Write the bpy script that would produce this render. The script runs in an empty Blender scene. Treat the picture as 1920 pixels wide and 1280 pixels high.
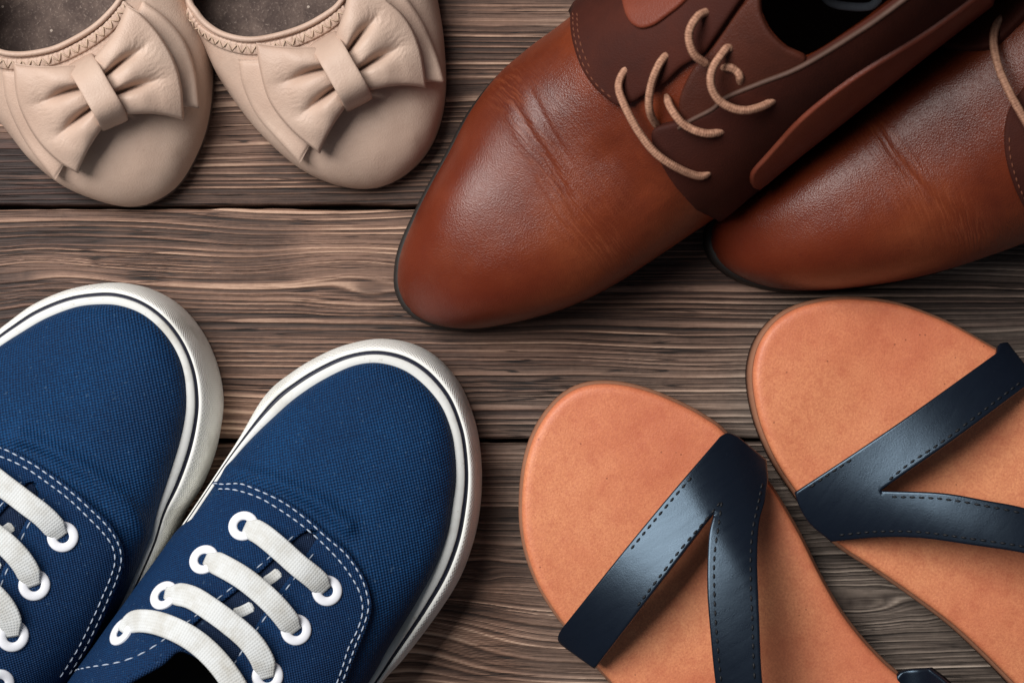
import bpy, math, random
import numpy as np
from mathutils import Vector, Matrix
from mathutils.bvhtree import BVHTree
from mathutils.geometry import delaunay_2d_cdt

random.seed(7); np.random.seed(7)
SC = bpy.context.scene
COL = SC.collection

# ------------------------------------------------------------------ camera, world, light
H = 0.62            # camera height above the table, metres
K = 4800.0          # photograph pixels per metre on the table top
cd = bpy.data.cameras.new('camera'); cam = bpy.data.objects.new('camera', cd); COL.objects.link(cam)
cam.location = (0, 0, H); cam.rotation_euler = (0, 0, 0)
cd.sensor_width = 36; cd.lens = 36 * H / 0.4; cd.clip_start = 0.02; cd.clip_end = 20
cd.dof.use_dof = True; cd.dof.focus_distance = H - 0.025; cd.dof.aperture_fstop = 13
SC.camera = cam

w = bpy.data.worlds.new('World'); SC.world = w; w.use_nodes = True
bg = w.node_tree.nodes['Background']; bg.inputs[0].default_value = (0.80, 0.88, 1.0, 1); bg.inputs[1].default_value = 0.085

def area(name, loc, aim, size, power, color):
    l = bpy.data.lights.new(name, 'AREA'); l.shape = 'RECTANGLE'; l.size, l.size_y = size
    l.energy = power; l.color = color
    o = bpy.data.objects.new(name, l); COL.objects.link(o); o.location = loc
    o.rotation_euler = (Vector(aim) - Vector(loc)).to_track_quat('-Z', 'Y').to_euler()
    return o
area('window_light', (-0.54, 0.38, 0.92), (0.0, 0.0, 0.0), (0.74, 0.62), 18.5, (1.0, 0.97, 0.94))

SC.view_settings.view_transform = 'Standard'; SC.view_settings.look = 'None'
SC.view_settings.exposure = 0.0; SC.view_settings.gamma = 1.0

# ------------------------------------------------------------------ materials
def rgb(r, g, b): # sRGB 0-255 to linear
    f = lambda c: (c/255/12.92) if c/255 <= 0.04045 else ((c/255+0.055)/1.055)**2.4
    return (f(r), f(g), f(b), 1)

class NT:
    def __init__(s, name):
        s.m = bpy.data.materials.new(name); s.m.use_nodes = True
        s.t = s.m.node_tree; s.b = s.t.nodes['Principled BSDF']
    def n(s, kind, **kw):
        x = s.t.nodes.new(kind)
        for k, v in kw.items():
            if k in x.inputs.keys(): s.set(x.inputs[k], v)
            else: setattr(x, k, v)
        return x
    def set(s, sock, v):
        if isinstance(v, bpy.types.NodeSocket): s.t.links.new(v, sock)
        else: sock.default_value = v
    def math(s, op, a, b=0.0, c=None):
        x = s.t.nodes.new('ShaderNodeMath'); x.operation = op
        s.set(x.inputs[0], a); s.set(x.inputs[1], b)
        if c is not None: s.set(x.inputs[2], c)
        return x.outputs[0]
    def noise(s, scale, detail=3, rough=0.5, vec=None):
        x = s.n('ShaderNodeTexNoise'); x.inputs['Scale'].default_value = scale
        x.inputs['Detail'].default_value = detail; x.inputs['Roughness'].default_value = rough
        s.set(x.inputs['Vector'], vec if vec is not None else s.obj())
        return x.outputs['Fac']
    def voro(s, scale, vec=None, feature='F1'):
        x = s.n('ShaderNodeTexVoronoi'); x.feature = feature; x.inputs['Scale'].default_value = scale
        s.set(x.inputs['Vector'], vec if vec is not None else s.obj())
        return x.outputs['Distance']
    def obj(s):
        if not hasattr(s, '_tc'): s._tc = s.n('ShaderNodeTexCoord')
        return s._tc.outputs['Object']
    def uv(s):
        s.obj(); return s._tc.outputs['UV']
    def ramp(s, fac, stops):
        x = s.n('ShaderNodeValToRGB'); s.set(x.inputs[0], fac)
        e = x.color_ramp.elements
        while len(e) < len(stops): e.new(0.5)
        for el, (p, c) in zip(e, stops):
            el.position = p; el.color = c if len(c) == 4 else (*c, 1)
        return x.outputs['Color']
    def mix(s, fac, a, b, mode='MIX'):
        x = s.n('ShaderNodeMix'); x.data_type = 'RGBA'; x.blend_type = mode
        s.set(x.inputs[0], fac); s.set(x.inputs[6], a); s.set(x.inputs[7], b)
        return x.outputs[2]
    def bump(s, h, dist, strength=1.0, normal=None):
        x = s.n('ShaderNodeBump'); x.inputs['Strength'].default_value = strength
        x.inputs['Distance'].default_value = dist; s.set(x.inputs['Height'], h)
        if normal is not None: s.set(x.inputs['Normal'], normal)
        return x.outputs[0]
    def out(s, color=None, rough=None, normal=None, spec=None, **kw):
        b = s.b
        if color is not None: s.set(b.inputs['Base Color'], color)
        if rough is not None: s.set(b.inputs['Roughness'], rough)
        if normal is not None: s.set(b.inputs['Normal'], normal)
        if spec is not None: s.set(b.inputs['Specular IOR Level'], spec)
        for k, v in kw.items(): s.set(b.inputs[k.replace('_', ' ')], v)
        return s.m

def stretch01(nt, f, lo, hi):
    x = nt.n('ShaderNodeMapRange'); x.inputs['From Min'].default_value = lo; x.inputs['From Max'].default_value = hi
    nt.set(x.inputs['Value'], f); return x.outputs[0]

def leather(name, dark, mid, light, rough, grain=1400, gd=0.00012, spec=0.5, var=22, rvar=0.12, coat=0.0, crease=None, lump=0.0006):
    nt = NT(name)
    n1 = nt.noise(var, 5, 0.6); n2 = nt.noise(grain*0.25, 3, 0.6)
    c = nt.ramp(n1, [(0.30, dark), (0.5, mid), (0.72, light)])
    c = nt.mix(nt.math('MULTIPLY', n2, 0.35), c, dark)
    c = nt.mix(nt.math('MULTIPLY', nt.math('LESS_THAN', nt.voro(75), 0.045), 0.45), c, dark)
    c = nt.mix(nt.math('MULTIPLY', stretch01(nt, nt.noise(170, 5, 0.75), 0.52, 0.74), 0.35), c, dark)
    v = nt.voro(grain); v2 = nt.noise(grain*1.7, 2)
    h = nt.math('ADD', nt.math('MULTIPLY', v, 0.8), nt.math('MULTIPLY', v2, 0.5))
    nb = nt.bump(h, gd, 0.9)
    nb = nt.bump(nt.noise(90, 3), lump, 0.35, nb)
    if crease:
        at = nt.n('ShaderNodeAttribute', attribute_name='crease').outputs['Fac']
        su = nt.n('ShaderNodeSeparateXYZ'); nt.set(su.inputs[0], nt.uv())
        burn = stretch01(nt, nt.math('ADD', su.outputs[0], nt.math('MULTIPLY', nt.math('SUBTRACT', n1, 0.5), 0.06)), 0.10, 0.005)
        c = nt.mix(nt.math('MULTIPLY', burn, 0.7), c, rgb(96, 32, 15))
        mp = nt.n('ShaderNodeMapping'); nt.set(mp.inputs[0], nt.uv()); mp.inputs['Scale'].default_value = (760, 30, 1)
        wv = nt.noise(120, 2, 0.5); ofs = nt.n('ShaderNodeCombineXYZ'); nt.set(ofs.inputs[0], nt.math('MULTIPLY', wv, 1.6))
        ad = nt.n('ShaderNodeVectorMath'); ad.operation = 'ADD'; nt.set(ad.inputs[0], mp.outputs[0]); nt.set(ad.inputs[1], ofs.outputs[0])
        ln = nt.noise(1.0, 4, 0.62, ad.outputs[0])
        cr_ = nt.math('MULTIPLY', at, nt.math('ABSOLUTE', nt.math('SUBTRACT', ln, 0.5)))
        nb = nt.bump(nt.math('MULTIPLY', cr_, 4.0), 0.00022, 0.6, nb)
        c = nt.mix(nt.math('MULTIPLY', nt.math('MULTIPLY', at, 0.30), stretch01(nt, nt.math('ABSOLUTE', nt.math('SUBTRACT', ln, 0.5)), 0.035, 0.0)), c, crease)
    r = nt.math('ADD', nt.math('MULTIPLY', nt.noise(60, 4, 0.6), rvar*2), rough - rvar)
    return nt.out(c, r, nb, spec, Coat_Weight=coat, Coat_Roughness=0.3)

def make_canvas(name, dark, light, K=1.0):
    nt = NT(name)
    sep = nt.n('ShaderNodeSeparateXYZ'); nt.set(sep.inputs[0], nt.uv())
    wob = nt.math('MULTIPLY', nt.math('SUBTRACT', nt.noise(500, 2), 0.5), 1.3)
    k = 2*math.pi/0.00150*K
    a = nt.math('SINE', nt.math('ADD', nt.math('MULTIPLY', sep.outputs[0], k), wob))
    b = nt.math('SINE', nt.math('ADD', nt.math('MULTIPLY', sep.outputs[1], k), wob))
    h = nt.math('MULTIPLY', a, b)
    hf = stretch01(nt, nt.math('ADD', h, nt.math('MULTIPLY', nt.math('SUBTRACT', nt.noise(1500, 3), 0.5), 3.0)), -1.0, 1.3)
    big = nt.noise(28, 4, 0.6)
    c = nt.mix(hf, dark, light)
    c = nt.mix(stretch01(nt, big, 0.35, 0.75), c, nt.mix(0.5, c, dark))
    fuzz = nt.math('GREATER_THAN', nt.noise(700, 2), 0.70)
    c = nt.mix(nt.math('MULTIPLY', fuzz, 0.25), c, (0.10, 0.18, 0.28, 1))
    nb = nt.bump(h, 0.00022, 0.85)
    nb = nt.bump(nt.noise(70, 3), 0.002, 0.25, nb)
    return nt.out(c, 0.70, nb, 0.22)

def make_rubber(name, col, dirt, pattern=False):
    nt = NT(name)
    n = nt.noise(45, 5, 0.65); n2 = nt.noise(600, 3)
    c = nt.mix(stretch01(nt, n, 0.50, 0.85), col, dirt)
    c = nt.mix(nt.math('MULTIPLY', nt.math('GREATER_THAN', n2, 0.70), 0.35), c, dirt)
    nb = nt.bump(nt.noise(300, 3), 0.0004, 0.3)
    if pattern:
        sep = nt.n('ShaderNodeSeparateXYZ'); nt.set(sep.inputs[0], nt.uv())
        k = 2*math.pi/0.0018
        u, v = sep.outputs[0], sep.outputs[1]
        h = nt.math('MULTIPLY', nt.math('SINE', nt.math('MULTIPLY', u, k)), nt.math('SINE', nt.math('MULTIPLY', v, k)))
        h = nt.math('SMOOTH_MIN', h, 0.45, 0.2)
        h = nt.math('MULTIPLY', h, stretch01(nt, v, 0.0030, 0.0046))
        c = nt.mix(nt.math('MULTIPLY', stretch01(nt, h, 0.0, -0.8), 0.40), c, dirt)
        nb = nt.bump(h, 0.0003, 0.8, nb)
    return nt.out(c, 0.78, nb, 0.20, Subsurface_Weight=0.05, Subsurface_Radius=(0.002, 0.002, 0.0015))

def plain(name, col, rough, ns=400, nd=0.0003, spec=0.4, var=0.35):
    nt = NT(name)
    d = (col[0]*(1-var), col[1]*(1-var), col[2]*(1-var), 1)
    c = nt.mix(nt.noise(ns*0.15, 4, 0.6), d, (min(1, col[0]*(1+var*0.6)), min(1, col[1]*(1+var*0.6)), min(1, col[2]*(1+var*0.6)), 1))
    return nt.out(c, rough, nt.bump(nt.noise(ns, 3), nd, 0.5), spec)

def make_lace_cotton():
    nt = NT('white_cotton_lace')
    sep = nt.n('ShaderNodeSeparateXYZ'); nt.set(sep.inputs[0], nt.uv())
    u, v = sep.outputs[0], sep.outputs[1]
    zig = nt.math('ABSOLUTE', nt.math('SINE', nt.math('MULTIPLY', v, 2*math.pi/0.0022)))
    rib = nt.math('SINE', nt.math('ADD', nt.math('MULTIPLY', u, 2*math.pi/0.0010), nt.math('MULTIPLY', zig, 2.0)))
    h = nt.math('ADD', nt.math('MULTIPLY', rib, 0.5), zig)
    c = nt.mix(stretch01(nt, nt.noise(120, 4, 0.65), 0.42, 0.75), rgb(212, 215, 215), rgb(186, 184, 176))
    c = nt.mix(nt.math('MULTIPLY', stretch01(nt, h, 0.2, -0.4), 0.22), c, rgb(160, 152, 140))
    return nt.out(c, 0.85, nt.bump(h, 0.00009, 0.7), 0.2)

def make_lace_cord():
    nt = NT('waxed_tan_cord')
    sep = nt.n('ShaderNodeSeparateXYZ'); nt.set(sep.inputs[0], nt.uv())
    k1, k2 = 2*math.pi/0.0017, 2*math.pi/0.0026
    u, v = sep.outputs[0], sep.outputs[1]
    a = nt.math('SINE', nt.math('ADD', nt.math('MULTIPLY', u, k1), nt.math('MULTIPLY', v, k2)))
    b = nt.math('SINE', nt.math('SUBTRACT', nt.math('MULTIPLY', u, k1), nt.math('MULTIPLY', v, k2)))
    h = nt.math('MULTIPLY', a, b)
    n = nt.noise(900, 3, 0.6)
    c = nt.mix(stretch01(nt, nt.math('ADD', h, nt.math('MULTIPLY', nt.math('SUBTRACT', n, 0.5), 6)), -2.2, 1.6), rgb(104, 64, 48), rgb(190, 144, 118))
    return nt.out(c, 0.7, nt.bump(h, 0.00006, 0.7), 0.3)

def make_footbed():
    nt = NT('tan_footbed_leather')
    n1 = nt.noise(16, 5, 0.6); n2 = nt.noise(1100, 3, 0.7); n3 = nt.noise(160, 4, 0.7)
    c = nt.ramp(n1, [(0.28, rgb(196, 104, 72)), (0.5, rgb(220, 134, 94)), (0.70, rgb(234, 156, 110))])
    c = nt.mix(stretch01(nt, n2, 0.35, 0.9), c, rgb(186, 102, 74))
    c = nt.mix(nt.math('MULTIPLY', stretch01(nt, n3, 0.48, 0.72), 0.40), c, rgb(184, 92, 64))
    pores = nt.voro(170)
    pick = nt.math('GREATER_THAN', nt.noise(55, 2), 0.50)
    spots = nt.math('MULTIPLY', nt.math('LESS_THAN', pores, 0.055), pick)
    c = nt.mix(nt.math('MULTIPLY', spots, 0.5), c, rgb(92, 40, 26))
    nb = nt.bump(nt.noise(1500, 3, 0.7), 0.00016, 0.8)
    nb = nt.bump(nt.noise(55, 3), 0.002, 0.28, nb)
    nb = nt.bump(nt.math('SUBTRACT', 1.0, spots), 0.0002, 0.8, nb)
    return nt.out(c, 0.46, nb, 0.45)

def make_strap():
    nt = NT('black_strap_leather')
    n1 = nt.noise(30, 5, 0.6); n2 = nt.noise(700, 4, 0.7)
    mp = nt.n('ShaderNodeMapping'); nt.set(mp.inputs[0], nt.obj()); mp.inputs['Scale'].default_value = (500, 60, 200)
    scr = nt.noise(1.0, 4, 0.7, mp.outputs[0])
    c = nt.mix(n1, (0.003, 0.004, 0.008, 1), (0.006, 0.009, 0.017, 1))
    c = nt.mix(nt.math('MULTIPLY', stretch01(nt, n2, 0.6, 0.85), 0.3), c, (0.022, 0.028, 0.04, 1))
    r = nt.math('ADD', nt.math('MULTIPLY', scr, 0.14), 0.22)
    nb = nt.bump(nt.noise(1600, 3, 0.6), 0.00005, 0.6)
    nb = nt.bump(nt.noise(70, 2), 0.0005, 0.22, nb)
    return nt.out(c, r, nb, 0.62, Specular_Tint=(0.56, 0.78, 1.0, 1))

def make_wood():
    nt = NT('weathered_brown_wood')
    g = nt.n('ShaderNodeAttribute', attribute_name='grain').outputs['Fac']
    t = nt.n('ShaderNodeAttribute', attribute_name='tone').outputs['Fac']
    d = nt.n('ShaderNodeAttribute', attribute_name='knot').outputs['Fac']
    mp = nt.n('ShaderNodeMapping'); nt.set(mp.inputs[0], nt.obj()); mp.inputs['Scale'].default_value = (55, 1500, 400)
    fib = nt.noise(1.0, 3, 0.6, mp.outputs[0])
    gg = nt.math('ADD', g, nt.math('MULTIPLY', nt.math('SUBTRACT', fib, 0.5), 0.45))
    gg = nt.math('ADD', gg, nt.math('MULTIPLY', nt.math('SUBTRACT', nt.noise(420, 4, 0.7), 0.5), 0.16))
    mp3 = nt.n('ShaderNodeMapping'); nt.set(mp3.inputs[0], nt.obj()); mp3.inputs['Scale'].default_value = (7, 260, 50)
    ck = nt.noise(1.0, 3, 0.55, mp3.outputs[0])
    crack = nt.math('MULTIPLY', stretch01(nt, nt.math('ABSOLUTE', nt.math('SUBTRACT', ck, 0.5)), 0.016, 0.004), stretch01(nt, nt.noise(25, 2), 0.45, 0.6))
    gg = nt.math('SUBTRACT', gg, nt.math('MULTIPLY', crack, 0.45))
    warm = nt.ramp(gg, [(0.0, rgb(26, 18, 15)), (0.30, rgb(82, 60, 49)), (0.60, rgb(142, 110, 92)), (1.0, rgb(222, 186, 160))])
    grey = nt.ramp(gg, [(0.0, rgb(34, 29, 26)), (0.30, rgb(84, 74, 67)), (0.60, rgb(136, 122, 111)), (1.0, rgb(202, 186, 170))])
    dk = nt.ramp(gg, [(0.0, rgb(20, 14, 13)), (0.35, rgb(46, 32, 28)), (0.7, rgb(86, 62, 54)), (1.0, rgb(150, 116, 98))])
    sx = nt.n('ShaderNodeSeparateXYZ'); nt.set(sx.inputs[0], nt.obj())
    gm = nt.math('ADD', nt.math('MULTIPLY', sx.outputs[0], 2.2), nt.noise(7.0, 2))
    c = nt.mix(stretch01(nt, gm, 0.52, 0.82), warm, grey)
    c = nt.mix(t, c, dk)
    c = nt.mix(nt.math('MULTIPLY', d, 0.75), c, rgb(36, 25, 22))
    nb = nt.bump(gg, 0.00032, 0.8)
    return nt.out(c, 0.62, nb, 0.30)

MAT = {}
def build_materials():
    M = MAT
    M['boot'] = leather('chestnut_boot_leather', rgb(80, 29, 14), rgb(116, 50, 24), rgb(146, 74, 40), 0.34, 1900, 0.00012, 0.46, 16, 0.12, crease=rgb(168, 94, 60))
    M['boot_tongue'] = leather('brown_tongue_leather', rgb(58, 27, 18), rgb(72, 33, 21), rgb(84, 40, 26), 0.45, 1700, 0.0001, 0.4, 26)
    M['boot_dark'] = leather('dark_brown_nubuck', rgb(50, 19, 12), rgb(62, 24, 14), rgb(74, 31, 19), 0.75, 1800, 0.0001, 0.22, 30)
    M['boot_tan'] = leather('tan_panel_leather', rgb(100, 44, 29), rgb(116, 54, 36), rgb(130, 65, 43), 0.5, 1700, 0.0001, 0.35, 26)
    M['collar'] = plain('worn_collar_edge', rgb(84, 60, 50), 0.6, 700, 0.0003, 0.3)
    M['edge'] = plain('black_sole_rubber', (0.018, 0.014, 0.012, 1), 0.6, 500, 0.0003, 0.3)
    M['flat'] = leather('beige_nappa_leather', rgb(180, 152, 135), rgb(194, 168, 151), rgb(204, 181, 164), 0.50, 1500, 0.00010, 0.34, 20, 0.06)
    M['flat_thread'] = plain('beige_thread', rgb(196, 172, 150), 0.7, 900, 0.0002, 0.2)
    nt = NT('charcoal_insole_fabric')
    c = nt.mix(stretch01(nt, nt.noise(60, 5, 0.7), 0.38, 0.66), rgb(74, 62, 58), rgb(112, 96, 88))
    c = nt.mix(nt.math('MULTIPLY', stretch01(nt, nt.noise(900, 3, 0.7), 0.56, 0.72), 0.6), c, rgb(150, 134, 124))
    c = nt.mix(nt.math('MULTIPLY', nt.math('LESS_THAN', nt.voro(120), 0.07), 0.8), c, rgb(176, 162, 150))
    M['insole'] = nt.out(c, 0.85, nt.bump(nt.noise(900, 3), 0.0006, 0.6), 0.2)
    M['lining'] = plain('grey_beige_lining', rgb(150, 132, 116), 0.85, 700, 0.0005, 0.2)
    M['canvas'] = make_canvas('blue_canvas', rgb(2, 24, 54), rgb(7, 70, 120))
    M['canvas2'] = make_canvas('blue_canvas_panel', rgb(4, 26, 58), rgb(8, 61, 108), 1.3)
    M['tongue'] = make_canvas('navy_tongue_canvas', rgb(14, 28, 52), rgb(26, 48, 80), 1.5)
    M['rubber'] = make_rubber('white_rubber', rgb(222, 223, 220), rgb(170, 164, 150))
    M['bumper'] = make_rubber('textured_white_rubber', rgb(246, 246, 241), rgb(182, 180, 170), True)
    M['stripe'] = plain('navy_rubber_stripe', rgb(20, 24, 44), 0.5, 500, 0.0002)
    M['eyelet'] = plain('white_enamel', rgb(238, 240, 246), 0.3, 300, 0.0001, 0.5, 0.05)
    M['hole'] = plain('hole_shade_black', (0.004, 0.004, 0.004, 1), 1.0, spec=0.0)  # flat black painted in for the shade inside the eyelets
    M['thread'] = plain('white_thread', rgb(180, 192, 208), 0.7, 900, 0.0001, 0.2, 0.15)
    M['brown_thread'] = plain('brown_thread', rgb(112, 66, 48), 0.7, 900, 0.0001, 0.2, 0.15)
    M['black_thread'] = plain('black_thread', (0.006, 0.007, 0.01, 1), 0.6, 900, 0.0001, 0.4)
    M['lace'] = make_lace_cotton(); M['cord'] = make_lace_cord()
    M['footbed'] = make_footbed(); M['strap'] = make_strap()
    M['sandal_sole'] = plain('tan_layered_sole', rgb(150, 104, 80), 0.7, 500, 0.0004, 0.25)
    M['sandal_edge'] = plain('dark_sole_edge', rgb(70, 42, 32), 0.65, 500, 0.0003, 0.25)
    M['wood'] = make_wood()
    M['under'] = plain('dark_underboard', (0.012, 0.009, 0.008, 1), 0.9)
    M['denim'] = plain('grey_blue_tab', rgb(70, 76, 84), 0.8, 900, 0.0004)
build_materials()

# ------------------------------------------------------------------ helpers
def P(px, py, z=0.0):
    s = (H - z)/H
    return np.array(((px - 960)/K*s, (640 - py)/K*s, z))
def PV(a, z):
    a = np.asarray(a, float); z = np.asarray(z, float); s = (H - z)/H
    return np.stack(((a[..., 0] - 960)/K*s, (640 - a[..., 1])/K*s, z + 0*a[..., 0]), -1)
def to_px(p):
    s = H/(H - p[..., 2])
    return np.stack((p[..., 0]*s*K + 960, 640 - p[..., 1]*s*K), -1)

def cr(pts, n, closed=False):
    """Catmull-Rom through pts, n samples evenly spread over the arc length"""
    p = np.asarray(pts, float); m = len(p)
    per = 24
    if closed: idx = np.arange(m); g = lambda k: p[(idx + k) % m]
    else: idx = np.arange(m - 1); e = np.vstack((2*p[0] - p[1], p, 2*p[-1] - p[-2])); g = lambda k: e[idx + 1 + k]
    p0, p1, p2, p3 = g(-1), g(0), g(1), g(2)
    t = np.linspace(0, 1, per, endpoint=False)[None, :, None]
    a, b, c, d = [x[:, None, :] for x in (p0, p1, p2, p3)]
    q = 0.5*((2*b) + (c - a)*t + (2*a - 5*b + 4*c - d)*t*t + (-a + 3*b - 3*c + d)*t**3)
    q = q.reshape(-1, p.shape[1])
    q = np.vstack((q, p[:1] if closed else p[-1:]))
    s = np.concatenate(([0], np.cumsum(np.linalg.norm(np.diff(q, axis=0), axis=1))))
    u = np.linspace(0, s[-1], n + 1 if closed else n)
    if closed: u = u[:-1]
    return np.stack([np.interp(u, s, q[:, k]) for k in range(p.shape[1])], -1)
def cr_pair(A, B, per=14):
    """closed Catmull-Rom of two matched rings, same parameter"""
    out = []
    for pts in (A, B):
        p = np.asarray(pts, float); m = len(p); idx = np.arange(m)
        p0, p1, p2, p3 = [p[(idx + k) % m][:, None, :] for k in (-1, 0, 1, 2)]
        t = np.linspace(0, 1, per, endpoint=False)[None, :, None]
        q = 0.5*((2*p1) + (p2 - p0)*t + (2*p0 - 5*p1 + 4*p2 - p3)*t*t + (-p0 + 3*p1 - 3*p2 + p3)*t**3)
        out.append(q.reshape(-1, p.shape[1]))
    return out
def chain(*curves, sp=5.0):
    """polygon from smooth runs; runs with two points stay straight, corners stay sharp"""
    out = []
    for c in curves:
        c = np.asarray([q[:2] for q in c], float)
        L = np.linalg.norm(np.diff(c, axis=0), axis=1).sum()
        s = cr(c, max(3, int(L/sp)))
        out.append(s[:-1] if np.linalg.norm(s[-1]) else s)
    return np.vstack(out)
def inside(poly, pts):
    x, y = pts[:, 0], pts[:, 1]; r = np.zeros(len(pts), bool)
    a, b = poly, np.roll(poly, -1, 0)
    for (x0, y0), (x1, y1) in zip(a, b):
        if y0 == y1: continue
        c = ((y0 > y) != (y1 > y)) & (x < (x1 - x0)*(y - y0)/(y1 - y0) + x0)
        r ^= c
    return r
def dist_poly(poly, pts):
    a, b = poly, np.roll(poly, -1, 0); best = np.full(len(pts), 1e9)
    for p, q in zip(a, b):
        d = q - p; L = d @ d
        t = np.clip(((pts - p) @ d)/max(L, 1e-18), 0, 1)
        best = np.minimum(best, np.linalg.norm(pts - (p + t[:, None]*d), axis=1))
    return best
def area2(poly):
    x, y = poly[:, 0], poly[:, 1]
    return 0.5*np.sum(x*np.roll(y, -1) - y*np.roll(x, -1))
def grow(poly, d):
    """offset a closed 2D polygon outward by d"""
    if area2(poly) < 0: poly = poly[::-1]
    t = np.roll(poly, -1, 0) - np.roll(poly, 1, 0); t /= np.linalg.norm(t, axis=1)[:, None] + 1e-12
    return poly + d*np.stack((t[:, 1], -t[:, 0]), -1)

# value noise
def _h(ix, iy, seed):
    n = (ix.astype(np.int64)*374761393 + iy.astype(np.int64)*668265263 + seed*974634777) & 0x7fffffff
    n = ((n ^ (n >> 13))*1274126177) & 0x7fffffff
    n = n ^ (n >> 16)
    return (n & 0xffff)/32767.5 - 1.0
def vn(x, y, seed=0):
    x, y = np.broadcast_arrays(np.asarray(x, float), np.asarray(y, float))
    ix, iy = np.floor(x), np.floor(y); fx, fy = x - ix, y - iy
    fx = fx*fx*fx*(fx*(fx*6 - 15) + 10); fy = fy*fy*fy*(fy*(fy*6 - 15) + 10)
    a, b = _h(ix, iy, seed), _h(ix + 1, iy, seed); c, d = _h(ix, iy + 1, seed), _h(ix + 1, iy + 1, seed)
    return (a*(1 - fx) + b*fx)*(1 - fy) + (c*(1 - fx) + d*fx)*fy
def sstep(a, b, x):
    t = np.clip((x - a)/(b - a), 0, 1); return t*t*(3 - 2*t)

class Thing:
    def __init__(s, name, label, cat, loc, axis_px, group=None):
        o = bpy.data.objects.new(name, None); COL.objects.link(o); o.empty_display_size = 0.02
        ang = math.atan2(-axis_px[1], axis_px[0])
        o.location = loc; o.rotation_euler = (0, 0, ang)
        o['label'] = label; o['category'] = cat
        if group: o['group'] = group
        s.o = o; s.M = Matrix.Translation(loc) @ Matrix.Rotation(ang, 4, 'Z'); s.Mi = np.array(s.M.inverted())
    def mesh(s, name, V, F, mat, uv=None, parent=None, label=None, smooth=True, extra=None):
        V = np.asarray(V, float)
        L = V @ s.Mi[:3, :3].T + s.Mi[:3, 3]
        return mk(name, L, F, mat, uv, parent or s.o, label, smooth)

def mk(name, V, F, mat, uv=None, parent=None, label=None, smooth=True):
    me = bpy.data.meshes.new(name)
    me.from_pydata(np.asarray(V).tolist(), [], [tuple(int(i) for i in f) for f in F])
    mats = mat if isinstance(mat, (list, tuple)) else [mat]
    for m in mats: me.materials.append(m)
    if uv is not None:
        l = me.uv_layers.new(name='UVMap')
        vi = np.empty(len(me.loops), np.int32); me.loops.foreach_get('vertex_index', vi)
        l.data.foreach_set('uv', np.asarray(uv, np.float32)[vi].ravel())
    if smooth: me.polygons.foreach_set('use_smooth', np.ones(len(me.polygons), bool))
    me.update()
    o = bpy.data.objects.new(name, me); COL.objects.link(o)
    if parent is not None: o.parent = parent
    if label: o['label'] = label
    return o

def join(parts):
    V, F, U, n = [], [], [], 0
    for v, f, u in parts:
        V.append(v); U.append(u if u is not None else np.zeros((len(v), 2)))
        F += [tuple(i + n for i in q) for q in f]; n += len(v)
    return np.vstack(V), F, np.vstack(U)

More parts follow.
